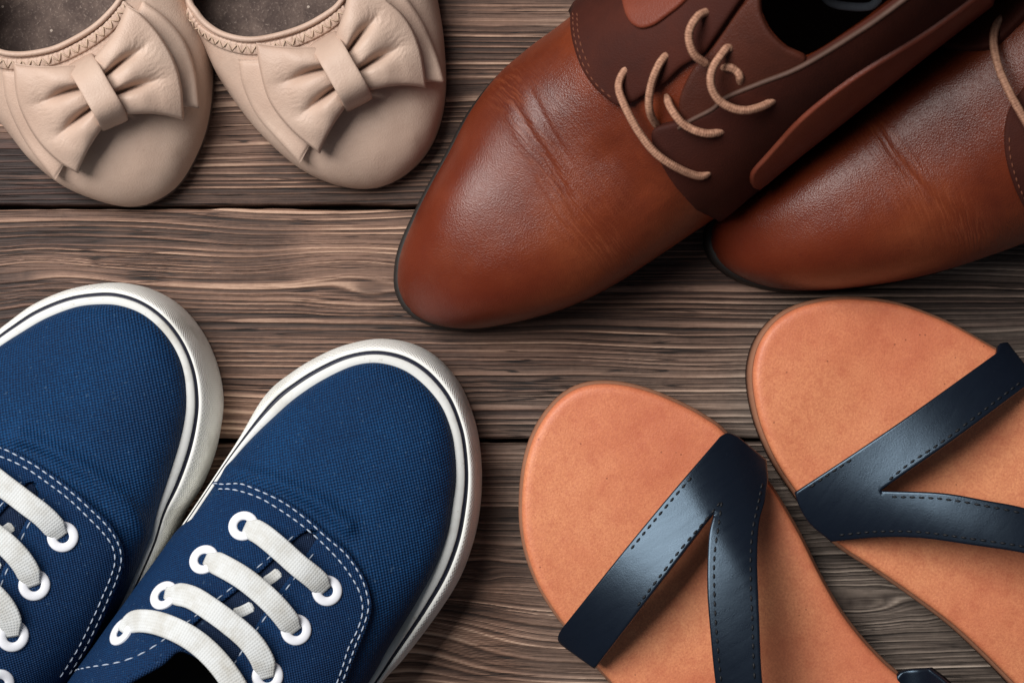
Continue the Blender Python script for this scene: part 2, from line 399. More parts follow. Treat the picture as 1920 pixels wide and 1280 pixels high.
# ---- lofted shoe surface
class Surf:
    def __init__(s, outline, zb, axis_px, hp, d0, d1, e1=((0, 0.85), (1, 0.85)), e2=((0, 0.7), (1, 0.7)),
                 ridge=((0, 0), (1, 0)), NI=300, NJ=121, disp=None, oz=0.012):
        pts = np.array([P(q[0], q[1], q[2] if len(q) > 2 else oz)[:2] for q in outline])
        O = cr(pts, 1200, True); s.plan = O; s.zb = zb
        a = np.array((axis_px[0], -axis_px[1]), float); a /= np.linalg.norm(a); b = np.array((-a[1], a[0]))
        t, l = O @ a, O @ b
        i0, i1 = int(np.argmin(t)), int(np.argmax(t)); t0, L = t[i0], t[i1] - t[i0]
        def seg(i, j):
            k = np.arange(i, i + ((j - i) % len(O)) + 1) % len(O); return np.maximum.accumulate(t[k]), l[k]
        c1 = seg(i0, i1); k = seg(i1, i0)
        kk = np.arange(i1, i1 + ((i0 - i1) % len(O)) + 1)[::-1] % len(O)
        c2 = (np.maximum.accumulate(t[kk]), l[kk])
        u = np.linspace(0, 1, NI); d = L*(0.35*u + 0.65*(0.5 - 0.5*np.cos(np.pi*u)))
        d = L*np.where(u < 0.12, (u/0.12)**2*0.06, 0.06 + (u - 0.12)/0.88*0.94); d[-14:] = L*(1 - (np.linspace(1, 0, 14)**2)*(1 - d[-14]/L))
        l1, l2 = np.interp(t0 + d, *c1), np.interp(t0 + d, *c2)
        lo, hi = np.minimum(l1, l2), np.maximum(l1, l2)
        h = interp_s(d, hp) * np.sqrt(np.clip(1 - (1 - np.clip(d/d0, 0, 1))**2, 0, 1)) * np.sqrt(np.clip(1 - (1 - np.clip((L - d)/d1, 0, 1))**2, 0, 1))
        E1, E2, R = (np.interp(d, [q[0] for q in e], [q[1] for q in e]) for e in (e1, e2, ridge))
        ph = np.linspace(0, np.pi, NJ)
        ph = ph + 0*ph
        cs, sn = np.cos(ph)[None], np.sin(ph)[None]
        lat = ((lo + hi)/2)[:, None] - ((hi - lo)/2)[:, None]*np.sign(cs)*np.abs(cs)**E1[:, None] + R[:, None]*sn**2
        z = zb + h[:, None]*np.abs(sn)**E2[:, None]
        G = np.empty((NI, NJ, 3)); tt = (t0 + d)[:, None]
        G[..., 0] = a[0]*tt + b[0]*lat; G[..., 1] = a[1]*tt + b[1]*lat; G[..., 2] = z
        s.G, s.NI, s.NJ, s.d, s.ph, s.L, s.a, s.b, s.t0 = G, NI, NJ, d, ph, L, a, b, t0
        s.normals()
        s.D = np.repeat(d[:, None], NJ, 1)
        arc = np.concatenate((np.zeros((NI, 1)), np.cumsum(np.linalg.norm(np.diff(G, axis=1), axis=2), 1)), 1)
        s.S = arc - arc[:, NJ//2][:, None]
        if disp is not None:
            s.G = G + s.N*disp(s)[..., None]; s.normals()
        s.UV = np.stack((s.D, s.S), -1)
        s.px = to_px(s.G)
        V = s.G.reshape(-1, 3); c = np.arange(NI - 1)[:, None]*NJ + np.arange(NJ - 1)[None]
        c = c.ravel(); T = np.empty((2*len(c), 3), int)
        T[0::2] = np.stack((c, c + NJ, c + NJ + 1), -1); T[1::2] = np.stack((c, c + NJ + 1, c + 1), -1)
        s.T = T; s.bvh = BVHTree.FromPolygons(V.tolist(), T.tolist()); s.V = V
    def normals(s):
        gi = np.gradient(s.G, axis=0); gj = np.gradient(s.G, axis=1)
        n = np.cross(gi, gj); n /= np.linalg.norm(n, axis=2)[..., None] + 1e-15
        m = s.NJ//2
        if n[s.NI//3, m, 2] < 0: n = -n
        n[0] = n[1]; n[-1] = n[-2]
        s.N = n
    def ij(s, px, py, z=0.05):
        tgt = Vector(P(px, py, 0)); o = Vector((0, 0, H)); dr = (tgt - o).normalized()
        loc, nor, idx, dist = s.bvh.ray_cast(o, dr)
        if loc is None: loc, nor, idx, dist = s.bvh.find_nearest(Vector(P(px, py, z)))
        v = s.T[idx]; A, B, C = s.V[v[0]], s.V[v[1]], s.V[v[2]]
        m = np.stack((B - A, C - A), -1); w, *_ = np.linalg.lstsq(m, np.array(loc) - A, rcond=None)
        c = idx//2; i, j = divmod(c, s.NJ - 1)
        if idx % 2 == 0: return i + w[0] + w[1], j + w[1]
        return i + w[0], j + w[0] + w[1]
    def ijs(s, pts):
        out = []
        for q in pts:
            i, j = s.ij(q[0], q[1])
            if len(q) > 2 and q[2] == 's': j = s.NJ*0.05 if j < s.NJ/2 else s.NJ*0.95
            out.append((i, j))
        return np.array(out)
    def at(s, ij):
        ij = np.asarray(ij, float)
        i = np.clip(ij[..., 0], 0, s.NI - 1.001); j = np.clip(ij[..., 1], 0, s.NJ - 1.001)
        a, b = i.astype(int), j.astype(int); u, v = (i - a)[..., None], (j - b)[..., None]
        f = lambda X: (X[a, b]*(1 - u) + X[a + 1, b]*u)*(1 - v) + (X[a, b + 1]*(1 - u) + X[a + 1, b + 1]*u)*v
        n = f(s.N); n = n/(np.linalg.norm(n, axis=-1)[..., None] + 1e-12)
        return f(s.G), n, f(s.UV)
    def on(s, pts, lift=0.0):
        ij = s.ijs(pts); p, n, _ = s.at(ij); return p + n*np.asarray(lift).reshape(-1, 1) if np.ndim(lift) else p + n*lift, n
    def mesh(s, thing, name, mat, cut=None, label=None, attr=None):
        NI, NJ = s.NI, s.NJ
        c = (np.arange(NI - 1)[:, None]*NJ + np.arange(NJ - 1)[None]).ravel()
        F = np.stack((c, c + NJ, c + NJ + 1, c + 1), -1)
        n = np.cross(s.V[F[:, 1]] - s.V[F[:, 0]], s.V[F[:, 3]] - s.V[F[:, 0]])
        up = (n*s.N.reshape(-1, 3)[F[:, 0]]).sum(1)
        if np.mean(up) < 0: F = F[:, ::-1]
        V = s.V
        if cut is not None:
            k = np.array((1.0, 1.0)); poly = s.opening(cut)
            ctr = np.stack((F[:, 0]//NJ + 0.5, np.minimum(F[:, 0] % NJ, F[:, 2] % NJ) + 0.5), -1)
            rm = inside(poly, ctr); bad = np.zeros(len(V), bool); bad[F[rm].ravel()] = True
            F = F[~rm]; use = np.zeros(len(V), bool); use[F.ravel()] = True
            b = np.where(bad & use)[0]; q = np.stack((b//NJ, b % NJ), -1).astype(float)
            near = poly[((q[:, None] - poly[None])**2).sum(2).argmin(1)]
            V = V.copy(); V[b] = s.at(near)[0]
        o = thing.mesh(name, V, F, mat, s.UV.reshape(-1, 2), label=label)
        if attr is not None:
            a = o.data.attributes.new('crease', 'FLOAT', 'POINT'); a.data.foreach_set('value', attr.astype(np.float32).ravel())
        return o
    def opening(s, pts, n=900):
        key = str(pts)
        if getattr(s, '_ok', None) == key: return s._op
        ij = s.ijs(cr(np.array(pts, float), n, True)); ij[:, 1] = np.clip(ij[:, 1], s.NJ*0.17, s.NJ*0.83)
        for _ in range(12): ij = 0.25*np.roll(ij, 1, 0) + 0.5*ij + 0.25*np.roll(ij, -1, 0)
        s._ok, s._op = key, ij
        return ij
    def sheet(s, thing, name, poly, thick, bevel, mat, sp=0.002, off=0.0, parent=None, label=None, flags=None, bulge=None):
        """a panel lying on the surface: poly = list of (px, py[, 's'])"""
        ij = s.ijs(poly)
        i = int(np.clip(ij[:, 0].mean(), 1, s.NI - 3)); j = int(np.clip(ij[:, 1].mean(), 2, s.NJ - 3))
        di = np.linalg.norm(s.G[i + 1, j] - s.G[i, j]); dj = np.linalg.norm(s.G[i, j + 1] - s.G[i, j])
        k = np.array((di, dj))
        def f(q):
            p, n, uv = s.at(q/k); return p + n*off, n, uv
        return sheet(thing, name, ij*k, f, thick, bevel, mat, sp, parent, label, back=False, bulge=bulge)

def interp_s(x, hp):
    """smooth monotone-ish interpolation through points"""
    X = np.array([q[0] for q in hp], float); Y = np.array([q[1] for q in hp], float)
    m = np.gradient(Y, X); k = np.clip(np.searchsorted(X, x) - 1, 0, len(X) - 2)
    hh = X[k + 1] - X[k]; t = np.clip((x - X[k])/hh, 0, 1)
    return (2*t**3 - 3*t**2 + 1)*Y[k] + (t**3 - 2*t**2 + t)*hh*m[k] + (-2*t**3 + 3*t**2)*Y[k + 1] + (t**3 - t**2)*hh*m[k + 1]

def sheet(thing, name, poly, f, thick, bevel, mat, sp=0.002, parent=None, label=None, back=True, bulge=None):
    poly = np.asarray(poly, float)
    if area2(poly) < 0: poly = poly[::-1]
    # resample the outline without losing corners
    keep = [poly[0]]
    for q in poly[1:]:
        if np.linalg.norm(q - keep[-1]) > 1e-5: keep.append(q)
    poly = np.array(keep); nb = len(poly)
    rings = [poly]
    for d in (0.3*bevel, 1.0*bevel, 1.9*bevel):
        r = grow(poly, -d); ok = inside(poly, r); ok[ok] &= dist_poly(poly, r[ok]) > 0.85*d
        rings.append(r[ok])
    lo, hi = poly.min(0), poly.max(0)
    gx, gy = np.meshgrid(np.arange(lo[0], hi[0], sp), np.arange(lo[1], hi[1], sp*0.87))
    gx[1::2] += sp/2
    g = np.stack((gx.ravel(), gy.ravel()), -1); g = g[inside(poly, g)]
    if len(g): g = g[dist_poly(poly, g) > 1.9*bevel + 0.45*sp]
    pts = np.vstack(rings + [g])
    vo, eo, fo, ov, oe, of = delaunay_2d_cdt([Vector(q) for q in pts], [(i, (i + 1) % nb) for i in range(nb)], [], 1, 1e-7)
    q = np.array([(v[0], v[1]) for v in vo])
    p, n, uv = f(q)
    d = dist_poly(poly, q)
    o = thick - bevel + np.sqrt(np.clip(bevel**2 - (bevel - np.minimum(d, bevel))**2, 0, None))
    if bulge is not None: o = o + bulge(d, q)
    V = p + n*o[:, None]
    F = [list(t) for t in fo]
    # orient
    fa = np.array(F); nn = np.cross(V[fa[:, 1]] - V[fa[:, 0]], V[fa[:, 2]] - V[fa[:, 0]])
    if np.mean((nn*n[fa[:, 0]]).sum(1)) < 0: F = [t[::-1] for t in F]
    cnt = {}
    for t in F:
        for a, b in zip(t, t[1:] + t[:1]):
            cnt[(a, b)] = 1
    m = len(V); be = [(a, b) for (a, b) in cnt if (b, a) not in cnt]
    base = p - n*0.0003 if not back else p
    W = np.vstack((V, base)); U = np.vstack((uv, uv))
    Fs = F + [(b, a, a + m, b + m) for a, b in be]
    if back: Fs += [(t[2] + m, t[1] + m, t[0] + m) for t in F]
    used = np.zeros(len(W), bool)
    for t in Fs: used[list(t)] = True
    mp = np.cumsum(used) - 1
    return thing.mesh(name, W[used], [[mp[i] for i in t] for t in Fs], mat, U[used], parent=parent, label=label)

def pxf(zf):
    """position function for a sheet given in photo pixels / K at height zf(px, py)"""
    def f(q):
        px = q*K; z = zf(px); p = PV(px, z); e = 2.0
        gx = PV(px + (e, 0), zf(px + np.array((e, 0)))) - p; gy = PV(px + (0, -e), zf(px + np.array((0, -e)))) - p
        n = np.cross(gx, gy); n /= np.linalg.norm(n, axis=1)[:, None]
        return p, n, q.copy()
    return f

def sweep(path, nrm, prof, scale=None, caps=True, closed=False):
    """sweep a closed 2D profile (side, up) along a path; nrm are the up vectors"""
    p = np.asarray(path, float); n = np.asarray(nrm, float)
    t = (np.roll(p, -1, 0) - np.roll(p, 1, 0)) if closed else np.gradient(p, axis=0)
    t /= np.linalg.norm(t, axis=1)[:, None] + 1e-12
    n = n - (n*t).sum(1)[:, None]*t; n /= np.linalg.norm(n, axis=1)[:, None] + 1e-12
    s = np.cross(t, n); prof = np.asarray(prof, float); m = len(prof); k = len(p)
    sc = np.ones(k) if scale is None else np.asarray(scale)
    V = p[:, None] + (prof[None, :, 0]*sc[:, None])[..., None]*s[:, None] + (prof[None, :, 1]*sc[:, None])[..., None]*n[:, None]
    u = np.concatenate(([0], np.cumsum(np.linalg.norm(np.diff(p, axis=0), axis=1))))
    v = np.concatenate(([0], np.cumsum(np.linalg.norm(np.diff(prof, axis=0), axis=1))))
    UV = np.stack(np.meshgrid(u, v, indexing='ij'), -1)
    F = []
    for i in range(k if closed else k - 1):
        a, b = i*m, ((i + 1) % k)*m
        for j in range(m):
            j2 = (j + 1) % m
            F.append((a + j, a + j2, b + j2, b + j))
    if caps and not closed: F += [tuple(range(m))[::-1], tuple((k - 1)*m + j for j in range(m))]
    return V.reshape(-1, 3), F, UV.reshape(-1, 2)
def ellipse(a, b, m=12, p=1.0):
    t = np.linspace(0, 2*np.pi, m, endpoint=False)
    return np.stack((a*np.sign(np.cos(t))*np.abs(np.cos(t))**p, b*np.sign(np.sin(t))*np.abs(np.sin(t))**p), -1)

def stitches(path, nrm, length, gap, r, lift=0.0, jit=0.12):
    """one capsule per stitch along a dense path"""
    p = np.asarray(path); n = np.asarray(nrm)
    u = np.concatenate(([0], np.cumsum(np.linalg.norm(np.diff(p, axis=0), axis=1))))
    parts, x = [], gap
    at = lambda v: np.array([np.interp(v, u, p[:, k]) for k in range(3)])
    an = lambda v: np.array([np.interp(v, u, n[:, k]) for k in range(3)])
    while x + length < u[-1]:
        l = length*(1 + random.uniform(-jit, jit)); vs = np.linspace(x, x + l, 5)
        prof = np.array((0.0, 0.75, 1.0, 0.75, 0.0)); sc = np.array((0.35, 0.9, 1.0, 0.9, 0.35))
        c = np.array([at(v) for v in vs]); m = np.array([an(v) for v in vs])
        c = c + m*(lift + r*0.9*prof - r*0.3)[:, None]
        parts.append(sweep(c, m, ellipse(r, r*0.8, 6), sc))
        x += l + gap
    return join(parts)
def dash_on(surf, thing, name, pts, length, gap, r, mat, lift=0.0, n=200, parent=None):
    c = cr(np.array([q[:2] for q in pts], float), n)
    p, nn = surf.on(c)
    V, F, U = stitches(p, nn, length, gap, r, lift)
    return thing.mesh(name, V, F, mat, U, parent=parent)

# ------------------------------------------------------------------ the wooden boards
top = bpy.data.objects.new('tabletop', None); COL.objects.link(top); top['kind'] = 'structure'
KNOTS = [(795, 1050, 17, 10, 0.9), (1602, 1128, 30, 8, 0.95), (905, 1075, 8, 5, 0.5), (40, 520, 22, 8, 0.7), (690, 545, 20, 7, 0.6), (500, -300, 20, 9, 0.9), (1500, 1500, 30, 9, 0.8)]
SWIRLS = [(760, 1190, 36, 20, 13.0), (640, 500, 28, 9, 4.0), (900, 600, 26, 8, -2.4), (1450, 1240, 45, 14, -5.0), (1600, 1000, 45, 12, 5.0), (60, 560, 30, 13, 7.0), (930, 130, 60, 18, 2.0), (1750, 580, 60, 10, -1.5)]
def grain_field(X, Y, seed, shade=0.0):
    """X, Y in mm on the table; returns ridge height 0..1, tone, knot darkness"""
    v = Y + 2.0*vn(X/80, Y/28, seed) + 0.28*vn(X/34, Y/12, seed + 1) + 0.04*vn(X/9, Y/5, seed + 2)
    for kx, ky, rx, ry, am in SWIRLS:
        x0, y0 = (kx - 960)/K*1000, (640 - ky)/K*1000
        v = v - am*np.exp(-((X - x0)/rx)**2 - ((Y - y0)/ry)**2)
    kd = np.zeros_like(X)
    for kx, ky, rx, ry, am in KNOTS:
        x0, y0 = (kx - 960)/K*1000, (640 - ky)/K*1000
        wob = 1 + 0.25*vn(X/9, Y/9, 77)
        r2 = (((X - x0)/rx)**2 + ((Y - y0)/ry)**2)*wob
        v = v - am*np.exp(-r2)*(Y - y0)
        v = v + am*2.6*np.exp(-r2*2.2)
        kd += am*np.exp(-r2*6)*(0.75 + 0.5*vn(X/2.5, Y/2.0, 78))
    # growth rings: a pale raised line, then a slow fall into a dark worn groove
    q = v + 1.7*vn(X/400, v/5.0, seed + 3) + 0.35*vn(X/90, v/1.6, seed + 4)
    per = 2.3
    p = (q/per) % 1.0; cell = np.floor(q/per)
    hid = _h(cell, cell*0, seed + 5)
    along = vn(X/55 + hid*50, cell*0.73, seed + 6) + 0.7*vn(X/45, Y/9, seed + 16)
    ridge = sstep(0.0, 0.09, p)*(1 - sstep(0.16, 0.50 + 0.3*hid, p))
    ridge = ridge*np.clip(0.62 + 0.40*hid + 0.55*along, 0, 1.25)
    groove = sstep(0.70, 0.97, p)*(1 - sstep(0.985, 1.0, p))*np.clip(0.6 + 0.5*along - 0.3*hid, 0, 1.2)
    q2 = v + 0.3*vn(X/60, v/1.1, seed + 7); p2 = (q2/0.83) % 1.0; c2 = np.floor(q2/0.83)
    al2 = vn(X/22 + c2*3.7, c2*0.91, seed + 10)
    fine = (sstep(0, 0.25, p2)*(1 - sstep(0.3, 0.9, p2)) - 0.4)*np.clip(0.45 + 0.8*al2, 0, 1.2)
    band = vn(X/240, v/7.0, seed + 6)
    r = np.clip(0.36 + 0.12*band + 0.42*ridge - 0.34*groove + 0.26*fine, 0, 1)
    tone = sstep(-0.35, 0.85, vn(X/95 + 3.1, Y/30, seed + 8)*0.7 + 0.40*vn(X/260, v/4.0, seed + 9))
    worn = sstep(0.05, 0.7, vn(X/60 + 9, Y/14, seed + 18))
    r = np.clip(r + 0.20*worn - 0.04, 0, 1)
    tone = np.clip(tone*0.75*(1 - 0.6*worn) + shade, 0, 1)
    return r, tone, np.clip(kd, 0, 1)

def plank(y0, y1, x0, x1, dx, dy, seed, z0=0.0, shade=0.0):
    xs = np.arange(x0, x1 + dx/2, dx); ny = max(8, int((y1 - y0)/dy))
    ys = np.linspace(y0, y1, ny)
    # the long edges wander a little
    X, T = np.meshgrid(xs, np.linspace(0, 1, ny))
    lo = y0 + 0.0005*vn(xs*30, 0*xs + 3, seed) + 0.0002*vn(xs*160, 0*xs + 3, seed)
    hi = y1 + 0.0005*vn(xs*30, 0*xs + 9, seed) + 0.0002*vn(xs*160, 0*xs + 9, seed)
    Y = lo[None]*(1 - T) + hi[None]*T
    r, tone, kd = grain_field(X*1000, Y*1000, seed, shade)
    ed = np.minimum(Y - lo[None], hi[None] - Y)
    b = 0.0014
    drop = b - np.sqrt(np.clip(b*b - (b - np.minimum(ed, b))**2, 0, None))
    Z = z0 - drop + (r - 0.8)*0.00055 + 0.0004*vn(X*14, Y*30, seed + 20)
    V = np.stack((X, Y, Z), -1).reshape(-1, 3); nx = len(xs)
    c = (np.arange(ny - 1)[:, None]*nx + np.arange(nx - 1)[None]).ravel()
    F = np.stack((c, c + 1, c + nx + 1, c + nx), -1)
    # underside and ends, so each board has its thickness
    n0 = len(V); rim = np.concatenate((np.arange(nx), np.arange(1, ny)*nx + nx - 1, (ny - 1)*nx + np.arange(nx - 2, -1, -1), np.arange(ny - 2, 0, -1)*nx))
    B = V[rim].copy(); B[:, 2] = z0 - 0.018
    me = bpy.data.meshes.new('plank')
    m = len(rim); q = np.arange(m); side = np.stack((rim[q], n0 + q, n0 + (q + 1) % m, rim[(q + 1) % m]), -1)
    Fall = np.vstack((F, side)); Vall = np.vstack((V, B))
    me.vertices.add(len(Vall)); me.vertices.foreach_set('co', Vall.astype(np.float32).ravel())
    me.loops.add(Fall.size); me.loops.foreach_set('vertex_index', Fall.astype(np.int32).ravel())
    me.polygons.add(len(Fall)); me.polygons.foreach_set('loop_start', np.arange(0, Fall.size, 4, dtype=np.int32))
    me.update(calc_edges=True); me.validate()
    me.polygons.foreach_set('use_smooth', np.ones(len(me.polygons), bool))
    pad = np.zeros(m)
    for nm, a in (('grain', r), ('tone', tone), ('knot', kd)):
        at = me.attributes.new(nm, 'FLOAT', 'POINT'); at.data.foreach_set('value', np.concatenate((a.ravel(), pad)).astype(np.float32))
    me.materials.append(MAT['wood'])
    o = bpy.data.objects.new('plank', me); COL.objects.link(o); o.parent = top
    return o
def yy(py): return (640 - py)/K
XW = 0.40
plank(yy(384), yy(-70), -XW, XW, 0.0020, 0.00026, 11, shade=0.34)  # whole board darker: wood tone plus corner vignette put into the colour
plank(yy(821), yy(393), -XW, XW, 0.0020, 0.00026, 23, shade=0.12)  # milder darkening, likewise part wood tone and part painted vignette
plank(yy(1330), yy(831), -XW, XW, 0.0020, 0.00026, 37)
plank(yy(-76), yy(-520), -XW, XW, 0.004, 0.0007, 41)
plank(yy(-526), yy(-960), -XW, XW, 0.004, 0.0007, 43)
plank(yy(1780), yy(1336), -XW, XW, 0.004, 0.0007, 47)
plank(yy(2220), yy(1786), -XW, XW, 0.004, 0.0007, 53)
V = [(sx*XW, y, z) for z in (-0.0185, -0.04) for sx, y in ((-1, yy(2220)), (1, yy(2220)), (1, yy(-960)), (-1, yy(-960)))]
mk('underboard', V, [(0, 1, 2, 3), (7, 6, 5, 4), (0, 4, 5, 1), (1, 5, 6, 2), (2, 6, 7, 3), (3, 7, 4, 0)], MAT['under'], parent=top, smooth=False)

# ------------------------------------------------------------------ sandals
def footbed_poly(pts, n=260): return cr(np.array(pts, float), n, True)
def slab(thing, name, plan_px, z0, thick, bevel, mat, contour=None, sp=0.004, zref=None, parent=None):
    zr = z0 + thick if zref is None else zref
    pts = PV(plan_px, np.full(len(plan_px), zr))[:, :2]
    def f(q):
        z = np.full(len(q), z0) + (contour(q) if contour else 0)
        p = np.stack((q[:, 0], q[:, 1], z), -1)
        n = np.tile((0., 0., 1.), (len(q), 1))
        return p, n, q.copy()
    return sheet(thing, name, pts, f, thick, bevel, mat, sp, parent=parent)

def sandal(label, outline, axis, toe, strap_polys, zc, stitch_rows, contour=None, extra=None):
    t = Thing('sandal', label, 'sandal', P(*toe, 0), axis, 'pair of tan sandals with black straps')
    poly = footbed_poly(outline)
    g = grow(PV(poly, np.full(len(poly), 0.018))[:, :2], 0.0006)
    g2 = to_px(np.concatenate((g, np.full((len(g), 1), 0.0)), 1))
    slab(t, 'outsole', g2, 0.0, 0.0065, 0.0012, MAT['sandal_edge'], zref=0.0)
    g3 = grow(PV(poly, np.full(len(poly), 0.018))[:, :2], 0.0012)
    g3 = to_px(np.concatenate((g3, np.full((len(g3), 1), 0.0)), 1))
    slab(t, 'midsole', g3, 0.0062, 0.0075, 0.002, MAT['sandal_sole'], contour, zref=0.0)
    slab(t, 'footbed', poly, 0.0135, 0.0045, 0.0022, MAT['footbed'], contour, zref=0.018)
    for poly_s, zf in strap_polys:
        s = sheet(t, 'strap', poly_s/K, pxf(zf), 0.0019, 0.0006, MAT['strap'], 0.0017)
        f = pxf(zf)
        for row, zz in stitch_rows:
            if zz is not zf: continue
            c = cr(np.array(row, float), 220)/K; p, n, _ = f(c)
            V_, F_, U_ = stitches(p, n, 0.0022, 0.0011, 0.00042, 0.0019)
            t.mesh('stitching', V_, F_, MAT['black_thread'], U_, parent=s)
    if extra: extra(t)
    return t

n1 = np.array((0.83, -0.56)); n2 = np.array((0.57, -0.82))
def arch(nv, qa, qb, peak, z0, h, pw=0.72, ax=(0, 0), a0=0.0, slope=0.33):
    """strap height over the foot: qa, qb the ends across the foot, peak where it is highest"""
    def zf(px):
        q = px @ nv
        u = np.where(q < peak, (peak - q)/(peak - qa), (q - peak)/(qb - peak))
        return z0 + (h + 0.02*np.tanh(slope*(px @ np.array(ax) - a0)/K/0.02))*np.clip(1 - np.clip(u, 0, 1)**1.9, 0, 1)**pw
    return zf
z1 = arch(n1, 200, 716, 545, 0.0182, 0.018, ax=(0.56, 0.83), a0=1500)
z2 = arch(n2, 40, 545, 262, 0.0182, 0.018, ax=(0.82, 0.57), a0=1930)

S1_out = [(1360, 812), (1325, 785), (1280, 760), (1220, 735), (1160, 721), (1105, 722), (1062, 740), (1027, 775), (1001, 820), (986, 870), (979, 930), (980, 990), (990, 1042), (1010, 1095), (1040, 1145), (1066, 1180), (1120, 1248), (1160, 1295), (1230, 1385), (1320, 1490), (1440, 1640), (1560, 1790), (1680, 1880), (1800, 1890), (1870, 1810), (1870, 1690), (1830, 1540), (1770, 1400), (1700, 1285), (1660, 1245), (1620, 1203), (1578, 1148), (1540, 1083), (1500, 1003), (1465, 943), (1435, 900)]
S2_out = [(1862, 652), (1810, 622), (1760, 597), (1690, 572), (1620, 561), (1560, 562), (1500, 576), (1457, 602), (1427, 642), (1414, 690), (1416, 740), (1430, 800), (1460, 868), (1500, 928), (1545, 990), (1585, 1028), (1640, 1064), (1710, 1112), (1785, 1168), (1840, 1218), (1890, 1268), (1950, 1330), (2080, 1440), (2220, 1550), (2360, 1600), (2480, 1560), (2530, 1450), (2500, 1320), (2420, 1180), (2310, 1040), (2180, 900), (2050, 770), (1950, 700)]
strap1 = chain([(1348, 820), (1200, 997), (1057, 1174)], [(1057, 1174), (1050, 1190), (1060, 1207), (1118, 1250)], [(1118, 1250), (1228, 1108), (1338, 964)],
               [(1338, 964), (1329, 1008), (1327, 1102), (1334, 1195), (1343, 1280), (1362, 1420), (1400, 1560)], [(1400, 1560), (1490, 1530)], [(1490, 1530), (1450, 1410), (1430, 1280), (1423, 1149), (1418, 1055), (1420, 985), (1430, 942), (1436, 900)],
               [(1436, 900), (1432, 865)], [(1432, 865), (1380, 820)], [(1380, 820), (1362, 813), (1348, 820)])
strap2 = chain([(1490, 922), (1680, 797), (1866, 664)], [(1866, 664), (1870, 648), (1884, 645)], [(1884, 645), (1920, 690), (1940, 722)], [(1940, 722), (1925, 724), (1790, 824), (1652, 919)],
               [(1652, 919), (1765, 924), (1851, 939), (1920, 953), (2020, 985), (2140, 1030)], [(2140, 1030), (2120, 1110)], [(2120, 1110), (2020, 1062), (1920, 1036), (1822, 1020), (1730, 1007), (1649, 1005), (1560, 1012)], [(1560, 1012), (1520, 980), (1500, 950), (1490, 922)])
rows1 = [([(1300, 893), (1268, 930), (1211, 998), (1180, 1036)], z1), ([(1352, 940), (1325, 975), (1278, 1030), (1235, 1086), (1190, 1145)], z1),
         ([(1352, 938), (1347, 985), (1340, 1050), (1341, 1120), (1346, 1195), (1355, 1280), (1374, 1400)], z1), ([(1424, 905), (1416, 950), (1407, 1000), (1405, 1060), (1410, 1150), (1417, 1280), (1440, 1400)], z1)]
rows2 = [([(1664, 903), (1707, 869), (1765, 831), (1840, 774), (1915, 716)], z2), ([(1668, 930), (1765, 935), (1851, 950), (1920, 965), (2015, 998), (2120, 1040)], z2),
         ([(1570, 999), (1649, 993), (1730, 995), (1822, 1008), (1920, 1024), (2020, 1050)], z2), ([(1515, 915), (1562, 883), (1600, 860)], z2)]
def ankle1(t):
    zf = lambda px: 0.018 + 0.03*sstep(1690, 1900, px[:, 0])
    sheet(t, 'ankle_strap', chain([(1676, 1268), (1694, 1254), (1748, 1250)], [(1748, 1250), (1790, 1285), (1900, 1400), (2000, 1540)], [(2000, 1540), (1940, 1580)], [(1940, 1580), (1820, 1430), (1720, 1330), (1676, 1268)])/K, pxf(zf), 0.0026, 0.0008, MAT['strap'], 0.004)
def cont(nv, mid, half, ax, t_arch):
    """footbed relief in metres: a faint cup, a toe-ridge dip and a rising arch"""
    nvv = np.array((nv[0], -nv[1]))
    def c(q):
        px = np.stack((q[:, 0]*K*1.03 + 960, 640 - q[:, 1]*K*1.03), -1)
        u = (px @ np.array(nv) - mid)/half
        a = px @ np.array(ax)
        return 0.0016*np.clip(np.abs(u), 0, 1.2)**3 - 0.0010*np.exp(-((a - t_arch + 330)/70)**2)*np.exp(-u*u) + 0.0045*sstep(t_arch - 130, t_arch + 200, a)*np.clip(1 - np.abs(u)*0.5, 0, 1)
    return c
c1 = cont((0.83, -0.56), 450, 235, (0.56, 0.83), 1960)
c2 = cont((0.57, -0.82), 270, 240, (0.82, 0.57), 2080)
sandal('tan sandal with black crossed strap, its toe nearer the blue sneakers', S1_out, (0.56, 0.83), (1110, 722), [(strap1, z1)], z1, rows1, c1, ankle1)
sandal('tan sandal with black forked strap, its toe just under the brown boot', S2_out, (0.82, 0.57), (1520, 570), [(strap2, z2)], z2, rows2, c2)

# ------------------------------------------------------------------ canvas sneakers
def eyelet(t, surf, px, py, off, parent=None, r=0.0038, rt=0.0016):
    (p,), (n,) = surf.on([(px, py)], off)
    n = Vector(n); x = n.orthogonal().normalized(); y = n.cross(x)
    prof = [(r - rt - 0.0002, -0.0022), (r - rt, -0.0004)] + [(r + rt*math.cos(a), 0.0002 + rt*0.42*math.sin(a)) for a in np.linspace(math.pi, 0, 9)] + [(r + rt, -0.001)]
    m = 32; V = []; F = []
    for k in range(m):
        a = 2*math.pi*k/m; dr = x*math.cos(a) + y*math.sin(a)
        for rr, hh in prof: V.append(Vector(p) + dr*rr + n*hh)
    L = len(prof)
    for k in range(m):
        a, b = k*L, ((k + 1) % m)*L
        for j in range(L - 1): F.append((a + j, b + j, b + j + 1, a + j + 1))
    e = t.mesh('eyelet', [tuple(v) for v in V], F, MAT['eyelet'])
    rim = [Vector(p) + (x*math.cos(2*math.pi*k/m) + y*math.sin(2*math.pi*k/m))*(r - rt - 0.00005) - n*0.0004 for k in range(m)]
    t.mesh('eyelet_hole', [tuple(v) for v in rim], [tuple(range(m))], MAT['hole'], parent=e)  # black disc closes the eyelet, its colour standing for the dark inside
    return e

